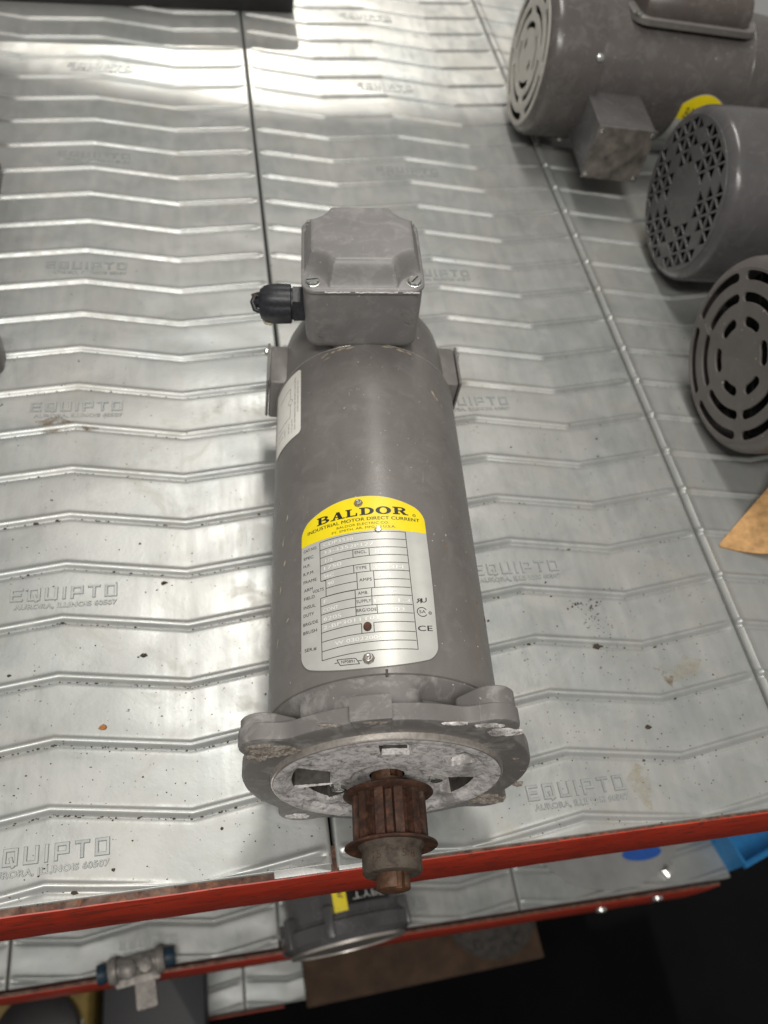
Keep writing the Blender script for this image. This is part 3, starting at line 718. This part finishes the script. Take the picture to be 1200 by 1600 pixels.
for t,a,b in [('CDP3330',(-20.67,23.2),(-4.22,23.1)),('33-3352P127',(-20.67,18.1),(6.22,18.5)),('1/2',(-19.61,12.9),(-15.61,12.7)),('TENV',(6.01,13.5),(14.45,13.3)),('1750',(-20.46,8.5),(-10.86,8.8)),('3333M',(5.17,3.7),(20.46,4.0)),('56C',(-20.88,3.8),(-15.08,3.4)),('90',(-18.45,-1.5),(-15.18,-1.1)),('4.8',(7.49,-1.2),(13.81,-1.2)),('40C',(9.49,-10.8),(16.13,-10.7)),('F',(-20.98,-11.1),(-19.3,-11.1)),('CONT',(-21.41,-16.1),(-13.18,-16.0)),('P.F. 1.3',(4.85,-15.8),(22.57,-15.6)),('6203',(9.17,-20.7),(19.3,-20.6)),('6205',(-21.2,-21.0),(-11.7,-21.2)),('2-BP3011T01',(-21.41,-25.9),(6.22,-25.0)),('W 0302200410',(-15.4,-35.9),(12.02,-35.6))]:
    puttext(st,t,a,b,2.0,.84)
st.build('stamped_value',STAMP,np_,0)
for (x,y,r) in ((-.6,46.4,1.9),(.7,-45.6,2.2)):
    c_=Vector(wr(x,y,.7)); TT=Matrix.Translation(c_)@Matrix.Rotation(A0+x/RB,4,'Y')
    mb=MB(); mb.lathe([(0,r*1.35),(.5,r*1.3),(.9,r*1.1),(1.7,r*.95),(1.9,r*.7),(1.6,r*.4),(1.9,.1)],8,'Z',T=TT,cap1=True); mb.build('rivet',GREYR,np_,20)
for (x,y,r,sq) in ((.9,-28.6,1.9,1),(8.9,28.2,1.7,0)):
    c_=Vector(wr(x,y,.7)); TT=Matrix.Translation(c_)@Matrix.Rotation(A0+x/RB,4,'Y')@Matrix.Scale(1.25 if sq else 1,4,(0,1,0))
    mb=MB(); mb.lathe([(0.05,r*1.1),(.35,r),(.6,r*.8),(.7,.1)],16,'Z',T=TT,cap1=True); mb.build('rivet',RUST2 if sq else GREYR,np_,30)
    if not sq:
        mb=MB(); mb.box(-.35,.35,-1.5,1.5,.6,1.3,T=TT); mb.box(.6,1.0,-1.5,1.5,.5,1.1,T=TT); mb.build('rivet',ZINC,np_,0)
# ------------------------------------------------------------------ wiring sticker
def wr2(x,y,z):
    a=rad(-66)+x/RB; r=RB+.05+z; return (r*math.sin(a),250+y,r*math.cos(a))
mb=MB(); hw,hh=16.5,27.5; vs=[];fs=[];xs_=[-hw+2*hw*i/30 for i in range(31)]+[-hw+.2,hw-.2,-hw+.8,hw-.8]; xs_.sort()
for x in xs_:
    d=max(0,abs(x)-(hw-3)); e=hh-(3-math.sqrt(max(0,9-d*d)))
    for j in range(13): vs.append(wr2(x,-e+2*e*j/12,.25))
for i in range(len(xs_)-1):
    for j in range(12): a=i*13+j; fs.append((a,a+13,a+14,a+1))
mb.add(vs,fs); stk=mb.build('wiring_sticker',WHITE,motor,40)
mb=MB()
def line2(pts,w=.18):
    for a,b in zip(pts[:-1],pts[1:]):
        n_=max(1,int(math.hypot(b[0]-a[0],b[1]-a[1])/3)); d=Vector((b[0]-a[0],b[1]-a[1])).normalized(); nn=Vector((-d.y,d.x))*w
        for k in range(n_):
            p=Vector(a).lerp(Vector(b),k/n_); q=Vector(a).lerp(Vector(b),(k+1)/n_)
            mb.add([wr2(*(p-nn),.3),wr2(*(q-nn),.3),wr2(*(q+nn),.3),wr2(*(p+nn),.3)],[(0,1,2,3)])
line2([(-9,14),(6,17),(6,7)]); line2([(6,2.5),(6,-8),(-10,-9)]); line2([(-10,-14),(-3,-13)]); line2([(-10,-18.5),(-3,-17.5)]); line2([(-14,24),(-14,-24)],.12)
for k in range(16):
    a,b=2*PI*k/16,2*PI*(k+1)/16; line2([(6+2.2*math.cos(a),4.8+2.2*math.sin(a)),(6+2.2*math.cos(b),4.8+2.2*math.sin(b))],.16)
def vt(t,x,y0,y1,h):
    v_,f_=textmesh(t); mb.add([wr2(x+v[1]*h,y1+(y0-y1)*v[0],.3) for v in v_],f_)
vt('FOR ROTATION IN OTHER DIRECTION REVERSE ARM. LEADS',10.3,-22,23,1.25); vt('D.C. SHUNT MOTOR LEADS',13,-9,18,1.35); vt('ARM (+)',7.5,-22,-11,1.1); vt('FIELD',4,-21,-13,1.1); vt('LOW V',-1,-21,-14,1.2)
mb.build('sticker_print',SINK,stk,0)
# dings, rust spots and white specks on the shell
def spot(x,t,r,mat,seed,name,h=.12,el=1.0,rot=0):
    rr=random.Random(seed); mb=MB(); m_=14; vs=[]; a0=rad(x); R=RB+h
    vs.append((R*math.sin(a0),t,R*math.cos(a0)))
    for k in range(m_):
        q=2*PI*k/m_; e=r*(1+rr.uniform(-.45,.35)); dx=e*math.cos(q)*el; dy=e*math.sin(q)
        dx,dy=dx*math.cos(rot)-dy*math.sin(rot),dx*math.sin(rot)+dy*math.cos(rot)
        a=a0+dx/RB; vs.append((R*math.sin(a),t+dy,R*math.cos(a)))
    mb.add(vs,[(0,1+k,1+(k+1)%m_) for k in range(m_)]); return mb
rs=MB()
for args in ((53,108,.9,1),(66,104,1.9,2),(67,101.5,1.4,3),(69,106,1.0,4),(30,133,.6,5)): 
    m_=spot(args[0],args[1],args[2],ORNG,args[3],''); m_.build('rust_spot',ORNG,motor,0)
ws_=MB(); rr=random.Random(11)
for k in range(70):
    m_=spot(rr.uniform(-62,58),rr.uniform(62,278),rr.choice([.16,.22,.3,.4]),WHITE,k,'',.08,rr.uniform(.5,1.6)); ws_.add(m_.v,m_.f)
for (x,t,r,el,ro) in ((-22,279,.9,3,.1),(-17,278.5,.7,4,.2),(6,279.6,.6,6,0),(14,278.8,.8,4,-.1),(20,279,.7,3,-.3),(-27,278,.5,4,.3),(36,252,.7,4,-.9),(39,249,.6,3,-.9),(43,246,.7,2,-.6),(-33,277,.5,5,.5),(-31,274,.4,6,.3),(-62,165,.8,2.5,1.2),(-66,150,.7,4,1.3),(-64,135,.9,2,1.2),(-68,120,.6,5,1.4),(-60,98,.7,2,.9),(-70,90,.7,4,1.3)):
    m_=spot(x,t,r,WHITE,int(t),'',.09,el,ro); ws_.add(m_.v,m_.f)
w_o=ws_.build('chipped_paint',TAN,motor,0); w_o['kind']='stuff'
# ------------------------------------------------------------------ fan-cooled motors lying around
def arcslot(r,a0,a1,w,n=12):
    """rounded slot along an arc; angles in degrees; flat coordinates"""
    out=[]
    for k in range(n+1):
        a=rad(a0+(a1-a0)*k/n); out.append(((r+w/2)*math.cos(a),(r+w/2)*math.sin(a)))
    c=(r*math.cos(rad(a1)),r*math.sin(rad(a1)))
    for k in range(1,6):
        a=rad(a1)+PI*k/6; out.append((c[0]+w/2*math.cos(a),c[1]+w/2*math.sin(a)))
    for k in range(n+1):
        a=rad(a1-(a1-a0)*k/n); out.append(((r-w/2)*math.cos(a),(r-w/2)*math.sin(a)))
    c=(r*math.cos(rad(a0)),r*math.sin(rad(a0)))
    for k in range(1,6):
        a=rad(a0)+PI+PI*k/6; out.append((c[0]+w/2*math.cos(a),c[1]+w/2*math.sin(a)))
    return out
def holes_slots(rot,rings):
    H=[]
    for r,w,n,span,ph in rings:
        for k in range(n):
            c=rot+ph+360/n*k; H.append(arcslot(r,c-span/2,c+span/2,w))
    return H
def holes_tri(side,rmax,rmin,rot,inset):
    H=[]; hh=side*math.sqrt(3)/2; N_=int(rmax/hh)+2
    for i in range(-N_*2,N_*2):
        for j in range(-N_,N_):
            for up in (0,1):
                A=Vector(((i+.5*j)*side,j*hh)); tri=[A,A+Vector((side,0)),A+Vector((side/2,hh))] if up else [A+Vector((side,0)),A+Vector((side*1.5,hh)),A+Vector((side/2,hh))]
                c=(tri[0]+tri[1]+tri[2])/3; d=c.length
                if d<rmin or max(p.length for p in tri)>rmax: continue
                a=(math.degrees(math.atan2(c.y,c.x)))%60
                t2=[]
                for p in tri:
                    t2.append(c+(p-c)*(1-inset/((p-c).length)))
                # leave wide spokes through the centre
                if min(a,60-a)*rad(1)*d<6.0: continue
                cr,sr=math.cos(rad(rot)),math.sin(rad(rot)); H.append([(p.x*cr-p.y*sr,p.x*sr+p.y*cr) for p in t2])
    return H
def tefc(label,loc,yaw,r,holes,mat,length,cover=56,bodyr=None,cat='electric motor',group=None,facemat=None,tilt=0):
    t=empty('fan_cooled_motor',loc,label,cat,group,yaw)
    br=bodyr or r-9
    mb=MB(); mb.lathe([(-1.0,r-9.2),(-.2,r-7.2),(1.2,r-4.6),(3.6,r-1.9),(7,r-.4),(12,r),(cover-3,r+.6),(cover,r+.4),(cover+.4,r-.8),(cover-1,r-1.4),(8,r-2),(2,r-7)],120,'X')
    fc=mb.build('fan_cover',mat,t,50)
    vs,fs=holeplate([((r-8.6)*math.cos(a),(r-8.6)*math.sin(a)) for a in [2*PI*k/100 for k in range(100)]],holes,1.4)
    mb=MB(); mb.add([(-v[2]-.6,v[0],v[1]) for v in vs],fs); mb.build('grille',facemat or mat,fc,25)
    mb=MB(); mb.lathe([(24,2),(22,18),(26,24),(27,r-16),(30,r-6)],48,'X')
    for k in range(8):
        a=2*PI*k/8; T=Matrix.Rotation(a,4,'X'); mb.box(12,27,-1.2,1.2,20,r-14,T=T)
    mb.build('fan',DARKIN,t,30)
    mb=MB(); mb.lathe([(cover-8,r-4),(cover+2,br-1),(cover+8,br),(length-40,br),(length-39,br+.6),(length-38,br),(length,br-3),(length+2,br-14),(length+3,8),(length+3,.5)],120,'X',cap1=True); mb.build('motor_body',mat,t,30)
    return t
R6=[(27,8.6,6,24,0),(45,8.0,6,45,2),(61,7.8,6,46,3)]
z3=78.5
m3=tefc('grey motor with round slotted fan cover at the right edge, nearest of the three',(347.5,312.5,79.5),0.02,75.5,holes_slots(8,R6),paint('brown_grey_paint',(.125,.112,.105),.42,.12),230)
m2=tefc('grey motor whose fan cover is pierced with triangles, between the two slotted ones',(376,515,79.5),-.04,75.5,holes_tri(14.6,68.5,20,12,1.6),GREY2,260,cover=60)
R1=[(17,6,2,3,0),(29,5.5,4,36,45),(42,6.5,4,62,45),(55,6.5,6,40,0)]
m1=tefc('large grey motor with bright slotted fan cover and square conduit box, top right',(283,741,79.5),-.08,74,holes_slots(15,[(15,7,2,25,0),(28,6.4,4,55,45),(42,7,4,66,0),(57,7.6,6,44,0)]),paint('grey_motor_paint_dull',(.098,.088,.083),.24,.15),256,cover=54,facemat=paint('scuffed_cover_paint',(.40,.38,.34),.4,.3))
# conduit box of the big motor
mb=MB(); stack(mb,48,106,-128,-58,2,[(1,-46.5),(0,-45.5),(0,4.5),(.4,5.4),(1.2,5.8)]); cb=mb.build('conduit_box',GREY2,m1,35)
mb=MB(); mb.rbox(47,107,-130.2,-128.4,-48,7,.8); cv=mb.build('box_cover',simple('grimy_cover_paint',(.13,.115,.10),.5,0,70,.6,.3),cb,30)
for (x,z) in ((51,2.5),(103,2.5),(51,-43),(103,-43)):
    T=Matrix.Translation((x,-130.2,z))@Matrix.Rotation(rad(90),4,'X'); mb=MB(); mb.lathe([(0,2.6),(1,2.4),(1.5,.3)],12,'Z',T=T,cap1=True); mb.build('screw',ZINC,cb,30)
# capacitor cover on top of the big motor
T=Matrix.Rotation(rad(-3),4,'X')
mb=MB(); stack(mb,82,214,-42,30,16,[(0,58),(0,63.5),(.6,64.2),(2,64.6)],T=T); ccb=mb.build('capacitor_base',GREY,m1,35)
mb=MB(); mb.lathe([(90,1),(90.6,20),(93,27),(99,30),(196,30),(202,27),(205,20),(206,1)],48,'X',T=T@Matrix.Translation((0,-8,66))@Matrix.Scale(.9,4,(0,0,1))); mb.build('capacitor_cover',paint('dark_brown_grey',(.09,.075,.068),.3,.2),m1,35)
T2=Matrix.Rotation(rad(-3),4,'X')@Matrix.Translation((87,-34,64.5)); mb=MB(); mb.lathe([(0,4),(2,3.6),(2.8,.3)],16,'Z',T=T2,cap1=True); mb.build('screw',ZINC,ccb,30)
# little yellow headed plate on the big motor
def bodyplate(parent,x0,x1,a0,a1,R,head,mat1,mat2,word=None,archx=True):
    """plate wrapped on a cylinder along X; x across, angle from -y toward up"""
    def w_(u_,v_,z): 
        a=rad(a0+(a1-a0)*v_); return (x0+(x1-x0)*u_,-(R+z)*math.cos(a),(R+z)*math.sin(a))
    mb=MB(); N=16; vs=[]
    for i in range(N+1):
        u_=i/N; top=1-.16*(2*u_-1)**2
        for j in range(N+1): vs.append(w_(u_,top*j/N,.8))
    fs=[(i*(N+1)+j,(i+1)*(N+1)+j,(i+1)*(N+1)+j+1,i*(N+1)+j+1) for i in range(N) for j in range(N)]
    mb.add(vs,fs); p=mb.build('nameplate',mat1,parent,40)
    mb=MB(); vs=[]
    for i in range(N+1):
        u_=i/N; top=1-.16*(2*u_-1)**2
        for j in range(5): vs.append(w_(u_,head+(top-.01-head)*j/4,1.0))
    mb.add(vs,[(i*5+j,(i+1)*5+j,(i+1)*5+j+1,i*5+j+1) for i in range(N) for j in range(4)]); mb.build('nameplate_header',mat2,p,40)
    if word:
        v_,f_=textmesh(word); mb=MB(); mb.add([w_(.14+.72*v[0],head+.03+v[1]*(1-head)*.42,1.15) for v in v_],f_); mb.build('lettering',INK,p,0)
    return p
bodyplate(m1,153,200,-48,13,65,.60,PLATE,YEL,'BALDOR')
mb=MB(); T=Matrix.Translation((30,0,0)); 
for a in (60,150,240): 
    T=Matrix.Rotation(rad(a),4,'X')@Matrix.Translation((50,0,74.4)); mb=MB(); mb.lathe([(0,4),(2,3.6),(2.8,.3)],12,'Z',T=T,cap1=True); mb.build('screw',ZINC,m1,30)
T=Matrix.Rotation(rad(48),4,'X')@Matrix.Translation((44,0,75.6)); mb=MB(); mb.lathe([(0,4.2),(2,3.6),(2.8,.3)],12,'Z',T=T,cap1=True); mb.build('screw',ZINC,m2,30)
# motor whose shaft end just enters at the left edge
ml=empty('electric_motor',(-296,392,62),'dark grey motor lying along the left edge, only a sliver of its foot in view','electric motor')
mb=MB(); mb.lathe([(0,.5),(0,50),(3,72),(12,82),(60,84),(62,86),(300,86),(302,82),(312,70),(314,.5)],80,'Y',T=Matrix.Translation((-26,0,26)),cap1=True); mb.build('motor_body',GREY2,ml,30)
mb=MB(); mb.rbox(-60,89,-20,8,-62,-36,8); mb.build('mounting_foot',GREY,ml,30)
mb=MB(); mb.rbox(-60,66,190,230,-62,-50,6); mb.build('mounting_foot',GREY2,ml,30)
# black machine at the far end
bk=empty('black_motor',(60,1012,62),'black enamelled motor lying at the far top of the shelf, mostly out of view','electric motor',rz=PI+.09)
mb=MB(); mb.lathe([(6,.5),(6,30),(9,40),(15,44),(40,46),(42,48),(380,48),(383,46),(400,44),(402,10),(402,.5)],72,'X',T=Matrix.Translation((0,0,-12)),cap1=True); mb.build('motor_body',BLACKM,bk,30)
mb=MB(); mb.rbox(0,420,-56,56,-61.5,22,10); mb.build('mounting_base',BLACKM,bk,30)
# scrap of tan paper curling up at the right
sc=MB(); pts=[(0,0),(8,18),(22,34),(44,50),(72,66),(96,70),(104,40),(98,10),(70,-6),(40,-8)]; T=Matrix.Translation((321,190,0))@Matrix.Rotation(rad(-6),4,'Z')
def bend(x,y): return 1.2+.0042*(max(0,x-6))**2+.0015*y*y*.4
N=16; vs=[];fs=[]
for i in range(N+1):
    x=100*i/N; 
    yt=min(2+.95*x, 40+.36*x) if x<60 else 66; yb=-8*math.sin(min(PI,x/100*PI))-.0*x
    for j in range(9):
        y=yb+(yt-yb)*j/8; vs.append((x,y,bend(x,y)))
fs=[(i*9+j,(i+1)*9+j,(i+1)*9+j+1,i*9+j+1) for i in range(N) for j in range(8)]
n0=len(vs); vs+=[(p[0],p[1],p[2]-1.1) for p in vs]; fs+=[tuple(q+n0 for q in f[::-1]) for f in fs]
rim=[i*9 for i in range(N+1)]+[N*9+j for j in range(1,9)]+[i*9+8 for i in range(N-1,-1,-1)]+[j for j in range(7,0,-1)]
for a,b_ in zip(rim,rim[1:]+rim[:1]): fs.append((a,b_,b_+n0,a+n0))
sc.add(vs,fs,0,T); tag(sc.build('paper_scrap',CARD,None,40),'cracked tan paper scrap curling on the shelf below the slotted motor','paper')
# ------------------------------------------------------------------ lower shelf
ZL=-620
lm_=empty('electric_motor',(70,34,ZL+78),'grey motor on the lower shelf, its bright rimmed end hanging over the red beam','electric motor',rz=rad(-86))
# local X points toward the viewer
mb=MB(); mb.lathe([(-250,.5),(-250,50),(-240,66),(5,66),(6,69),(8,69),(8,66)],100,'X'); mb.build('motor_body',GREY2,lm_,30)
mb=MB(); mb.lathe([(8,68),(10,73),(24,73),(30,66)],100,'X'); mb.lathe([(8,60),(8,68)],100,'X'); eb=mb.build('end_bell',GREY2,lm_,30)
mb=MB(); mb.lathe([(30,66),(33,65),(33,62.5),(31,62),(33,40),(34,20),(35,9),(35,.5)],100,'X'); mb.build('machined_rim',STEELR,eb,30)
for a in (20,110,200,290,65,155):
    T=Matrix.Rotation(rad(a),4,'X'); mb=MB(); mb.rbox(-6,26,-5,5,62,76,3,T=T); mb.build('bolt_lug',GREY2,lm_,30)
# label along the body
def wl(x,a,z): return (x,(66.1+z)*math.sin(rad(a)),(66.1+z)*math.cos(rad(a)))
def lab(x0,x1,a0,a1,z,mat,name,par):
    mb=MB(); vs=[];N=12
    for i in range(N+1):
        for x in (x0,x1): vs.append(wl(x,a0+(a1-a0)*i/N,z))
    mb.add(vs,[(2*i,2*i+1,2*i+3,2*i+2) for i in range(N)]); return mb.build(name,mat,par,40)
lp=lab(-95,-3,-2,46,.7,BLACKM,'nameplate',lm_); lab(-95,2,-15,-2,.75,YEL,'nameplate_header',lp)
mb=MB()
for i,t in enumerate(('TYPE','VOLTS','AMPS','FRAME')):
    v_,f_=textmesh(t); mb.add([wl(-14-15*i+v[1]*7,4+v[0]*34,1.0) for v in v_],f_)
mb.build('lettering',PLATE,lp,0)
v_,f_=textmesh('BALDOR'); mb=MB(); mb.add([wl(-64+v[0]*54,-5-v[1]*5,1.0) for v in v_],f_); mb.build('lettering',INK,lp,0)
# cast bracket with blue ends hanging over the lower beam
cbk=empty('cast_coupling',(-165,22,ZL+14),'old cast iron coupling with blue end caps and a square lug over the lower beam','coupling',rz=rad(6))
cbk.scale=(.74,.74,.74)
mb=MB(); mb.lathe([(-42,10),(-42,17),(-36,20),(-30,20),(-28,15),(28,15),(30,20),(36,20),(42,17),(42,10)],40,'X',cap0=True,cap1=True); mb.rbox(-34,34,-26,10,-10,-3,4); mb.build('coupling_body',CAST,cbk,30)
for x0,x1 in ((-58,-43),(43,58)):
    mb=MB(); mb.lathe([(x0,8),(x0,14),((x0+x1)/2,15),(x1,12)],24,'X',cap0=True,cap1=True); mb.build('end_cap',simple('dull_blue_plastic',(.010,.032,.055),.5),cbk,30)
mb=MB(); mb.lathe([(0,12),(10,14),(18,13),(21,8),(22,.5)],24,'Z',T=Matrix.Translation((-12,-4,4)),cap1=True); mb.build('grease_cap',CAST,cbk,30)
mb=MB(); mb.lathe([(0,10),(8,12),(13,10),(15,.5)],24,'Z',T=Matrix.Translation((14,-4,5)),cap1=True); mb.build('grease_cap',CAST,cbk,30)
mb=MB(); stack(mb,-6,26,-62,-24,4,[(2,-24),(0,-22),(0,-5),(1,-3.4)]); mb.build('square_lug',CAST,cbk,30)
# blue bin at the right end
bb=empty('blue_bin',(612,26,ZL-2),'bright blue metal bin edge at the right end of the lower shelf','bin',rz=rad(16))
mb=MB(); mb.box(0,260,0,3,-14,46); mb.box(0,3,3,200,-14,46); mb.build('bin_wall',BLUE,bb,0)
mb=MB(); mb.box(3,260,3,200,-13,-11); mb.build('bin_bottom',BLUE,bb,0)
mb=MB(); mb.box(-2,262,-3,0,42,48); mb.build('bin_rim',BLUE,bb,0)
# steel cover plate with blue sticker
cpz=ZL+2.2
pt=[(450+128*math.cos(a)*.92,120+96*math.sin(a)) for a in [2*PI*k/64 for k in range(64)]]
mb=MB(); mb.prism([(p[0]+0,p[1]) for p in pt],cpz,cpz+3,axis='Z'); dsk=mb.build('cover_plate',simple('dull_sheet_steel',(.42,.42,.41),.35,.6,25,.15,.1),None,30); tag(dsk,'round dull steel plate with a blue oval sticker on the lower shelf','steel plate')
mb=MB(); mb.prism([(492+29*math.cos(a),64+9.5*math.sin(a)) for a in [2*PI*k/40 for k in range(40)]],cpz+3,cpz+3.4,axis='Z'); mb.build('oval_sticker',BLUED,dsk,0)
mb=MB(); mb.lathe([(0,10),(4,10),(5,7),(12,6.5),(13,.5)],6,'Z',T=Matrix.Translation((524,38,ZL+2.4)),cap1=True); tag(mb.build('hex_bolt',ZINC,None,20),'small bright hex bolt standing on the lower shelf beside the steel plate','bolt')
# bolts through the lower beam
for (x,dz) in ((505,-16),(440,-58)):
    mb=MB(); mb.lathe([(0,8),(4,7.6),(5.5,5),(6,.5)],20,'Z',T=Matrix.Translation((x,10.2,ZB+ZL+dz))@Matrix.Rotation(rad(90),4,'X'),cap1=True); mb.build('beam_bolt',ZINC,rack,30)
# ------------------------------------------------------------------ bottom level
ZG=-1180
wb=MB(); T=Matrix.Translation((68,-34,ZG+12))@Matrix.Rotation(rad(2),4,'Z'); wb.rbox(0,445,0,260,-10,8,3,T=T); tag(wb.build('wooden_board',WOOD,None,30),'brown wooden board on the bottom level, sticking out below the middle','board')
hc=empty('cast_housing',(425,85,ZG+20),'dusty round cast housing lying on the brown board','housing')
mb=MB(); mb.lathe([(0,92),(10,95),(16,88),(24,60),(40,40),(44,20),(44,.5)],64,'Z',cap1=True); mb.build('housing_shell',HOUS,hc,30)
for a in range(0,360,60):
    mb=MB(); mb.lathe([(8,9),(20,8),(22,.5)],12,'Z',T=Matrix.Translation((78*math.cos(rad(a)),78*math.sin(rad(a)),4)),cap1=True); mb.build('bolt_boss',HOUS,hc,30)
yb=empty('yellow_gearbox',(-345,0,ZG),'ochre yellow gearbox with black cap in the bottom left corner','gearbox')
mb=MB(); stack(mb,-190,72,-75,160,14,[(6,0),(0,6),(0,150),(4,158),(12,162)]); mb.build('gearbox_body',OCHRE,yb,35)
mb=MB(); mb.lathe([(0,62),(18,62),(22,58),(24,40),(24,.5)],48,'Z',T=Matrix.Translation((0,-18,162)),cap1=True); mb.build('gearbox_cap',BLACKM,yb,30)
mb=MB(); mb.box(-60,58,46,70,162,181); mb.build('label_band',simple('dim_yellow',(.45,.36,.02),.5),yb,0)
mb=MB(); mb.box(48,62,-22,-2,161,163); mb.build('white_tag',WHITE,yb,0)
bg_=MB(); bg_.rbox(-262,-100,-60,220,ZG,ZG+120,10); tag(bg_.build('dark_crate',simple('dark_grey_plastic',(.02,.02,.024),.5),None,30),'dark grey crate beside the yellow gearbox on the bottom level','crate')
# ------------------------------------------------------------------ crumbs, flakes and dried glue on the near shelf
rr=random.Random(21); db=MB(); dt=MB()
def flake(mb,x,y,r,z=.12,h=.5,el=1):
    m_=rr.randint(5,7); a0=rr.uniform(0,6.3); vs=[]; pts=[]
    for k in range(m_):
        a=a0+2*PI*k/m_; q=r*rr.uniform(.55,1.25); pts.append((x+q*math.cos(a)*el,y+q*math.sin(a)))
    vs=[(p[0],p[1],z) for p in pts]+[(x+(p[0]-x)*.7,y+(p[1]-y)*.7,z+h*r*rr.uniform(.4,1)) for p in pts]
    fs=[tuple(range(m_,2*m_))]+[(k,(k+1)%m_,m_+(k+1)%m_,m_+k) for k in range(m_)]
    mb.add(vs,fs)
for k in range(1500):
    x=rr.uniform(-260,300); y=abs(rr.gauss(0,170)); 
    if y>700: continue
    r=rr.choice([.18,.22,.28,.35,.45]) if rr.random()<.985 else rr.uniform(.6,1.0)
    flake(db,x,y,r,el=rr.uniform(.7,1.8))
for k in range(1100):      # crumbs caught in the grooves
    kk=rr.choice([0,1,1,1,2,2,2,3,3,3,4,4,5,5,6,6,7,8,9,10]); x=rr.uniform(-260,560); 
    u_=(x%PW)/PW
    if rr.random()<.35: x=rr.gauss(-140,60); u_=(x%PW)/PW
    y=kk*P-3.6+zig(u_)+rr.gauss(0,.7); 
    if y<0: continue
    flake(db,x,y,rr.choice([.25,.35,.45,.55]) if rr.random()<.97 else rr.uniform(.8,1.5),z=-.7,el=rr.uniform(1,2))
for k in range(60): flake(db,rr.gauss(200,7),rr.gauss(131,9),rr.choice([.3,.4,.5]))
for k in range(30): flake(db,rr.gauss(197,8),rr.gauss(150,2.5),rr.choice([.4,.5,.8,1.0]))
for k in range(25): flake(db,rr.gauss(160,40),rr.gauss(60,20),rr.choice([.3,.4]))
o_=db.build('dirt_crumbs',DIRT,None,0); tag(o_,'dark crumbs and flakes of dirt scattered over the near end of the shelf','dirt',kind='stuff')
# bigger single flakes that can be picked out
for (x,y,r,m_,lab_) in ((-126.5,93.5,1.9,ORNG,'orange rust flake on the left deck between two ribs'),(-92,187,1.9,DIRT,'dark brown flake above the embossed lettering on the left deck'),(-104,137,1.7,DIRT,'dark flake below the lettering on the left deck'),(196,118,2.6,DIRT,'dark oily lump stuck in a rib right of the motor'),(214,59,1.8,DIRT,'brown crumb alone on the deck right of the flange')):
    mb=MB(); flake(mb,x,y,r,.15,.5,1.4); tag(mb.build('debris_flake',m_,None,0),lab_,'flake')
def patch(pts,z,mat,label):
    mb=MB(); n=len(pts); cx_=sum(p[0] for p in pts)/n; cy_=sum(p[1] for p in pts)/n; q=[]
    for i in range(n):
        a,b_=pts[i],pts[(i+1)%n]
        for t in (0,.34,.67): q.append((a[0]+(b_[0]-a[0])*t+rr.uniform(-.8,.8),a[1]+(b_[1]-a[1])*t+rr.uniform(-.8,.8)))
    vs=[(p[0],p[1],z-.1) for p in q]+[(cx_+(p[0]-cx_)*.9,cy_+(p[1]-cy_)*.9,z+.12) for p in q]; m_=len(q)
    mb.add(vs,[tuple(range(m_,2*m_))]+[(k,(k+1)%m_,m_+(k+1)%m_,m_+k) for k in range(m_)])
    tag(mb.build('dried_residue',mat,None,0),label,'stain')
def glue(name,col,alpha):
    m,nt,b=newmat(name,col,.45); c=coords(nt); f=noise(nt,c,210,5,.7); b.inputs['Alpha'].default_value=alpha
    nt.links.new(ramp(nt,f,[(.35,tuple(x*.7 for x in col)),(.7,col)]),b.inputs['Base Color']); nt.links.new(ramp(nt,noise(nt,c,90,5,.7),[(.42,g(0)),(.68,g(alpha))]),b.inputs['Alpha']); return m
G1=glue('dried_glue_film',(.50,.45,.33),.6); G2=glue('brown_glue_film',(.20,.13,.06),.85)
patch([(188,28),(193,12),(199,8),(203,22),(204,34),(197,38)],.2,G1,'pale dried glue streak right of the lettering near the front edge')
patch([(230,97),(238,86),(246,88),(262,90),(270,101),(258,106),(247,97),(240,100)],.25,G1,'yellowish glue smear by the right seam')
patch([(231,99),(237,90),(241,84),(244,92),(238,96)],.5,G2,'brown hooked glue stain by the right seam')
patch([(-182,327),(-176,315),(-160,318),(-152,325),(-165,331)],.25,G2,'brown stain under the lettering at the left edge')
patch([(-150,322),(-146,317),(-137,318),(-136,322),(-143,324)],.9,G2,'small brown stain on a rib at the left')
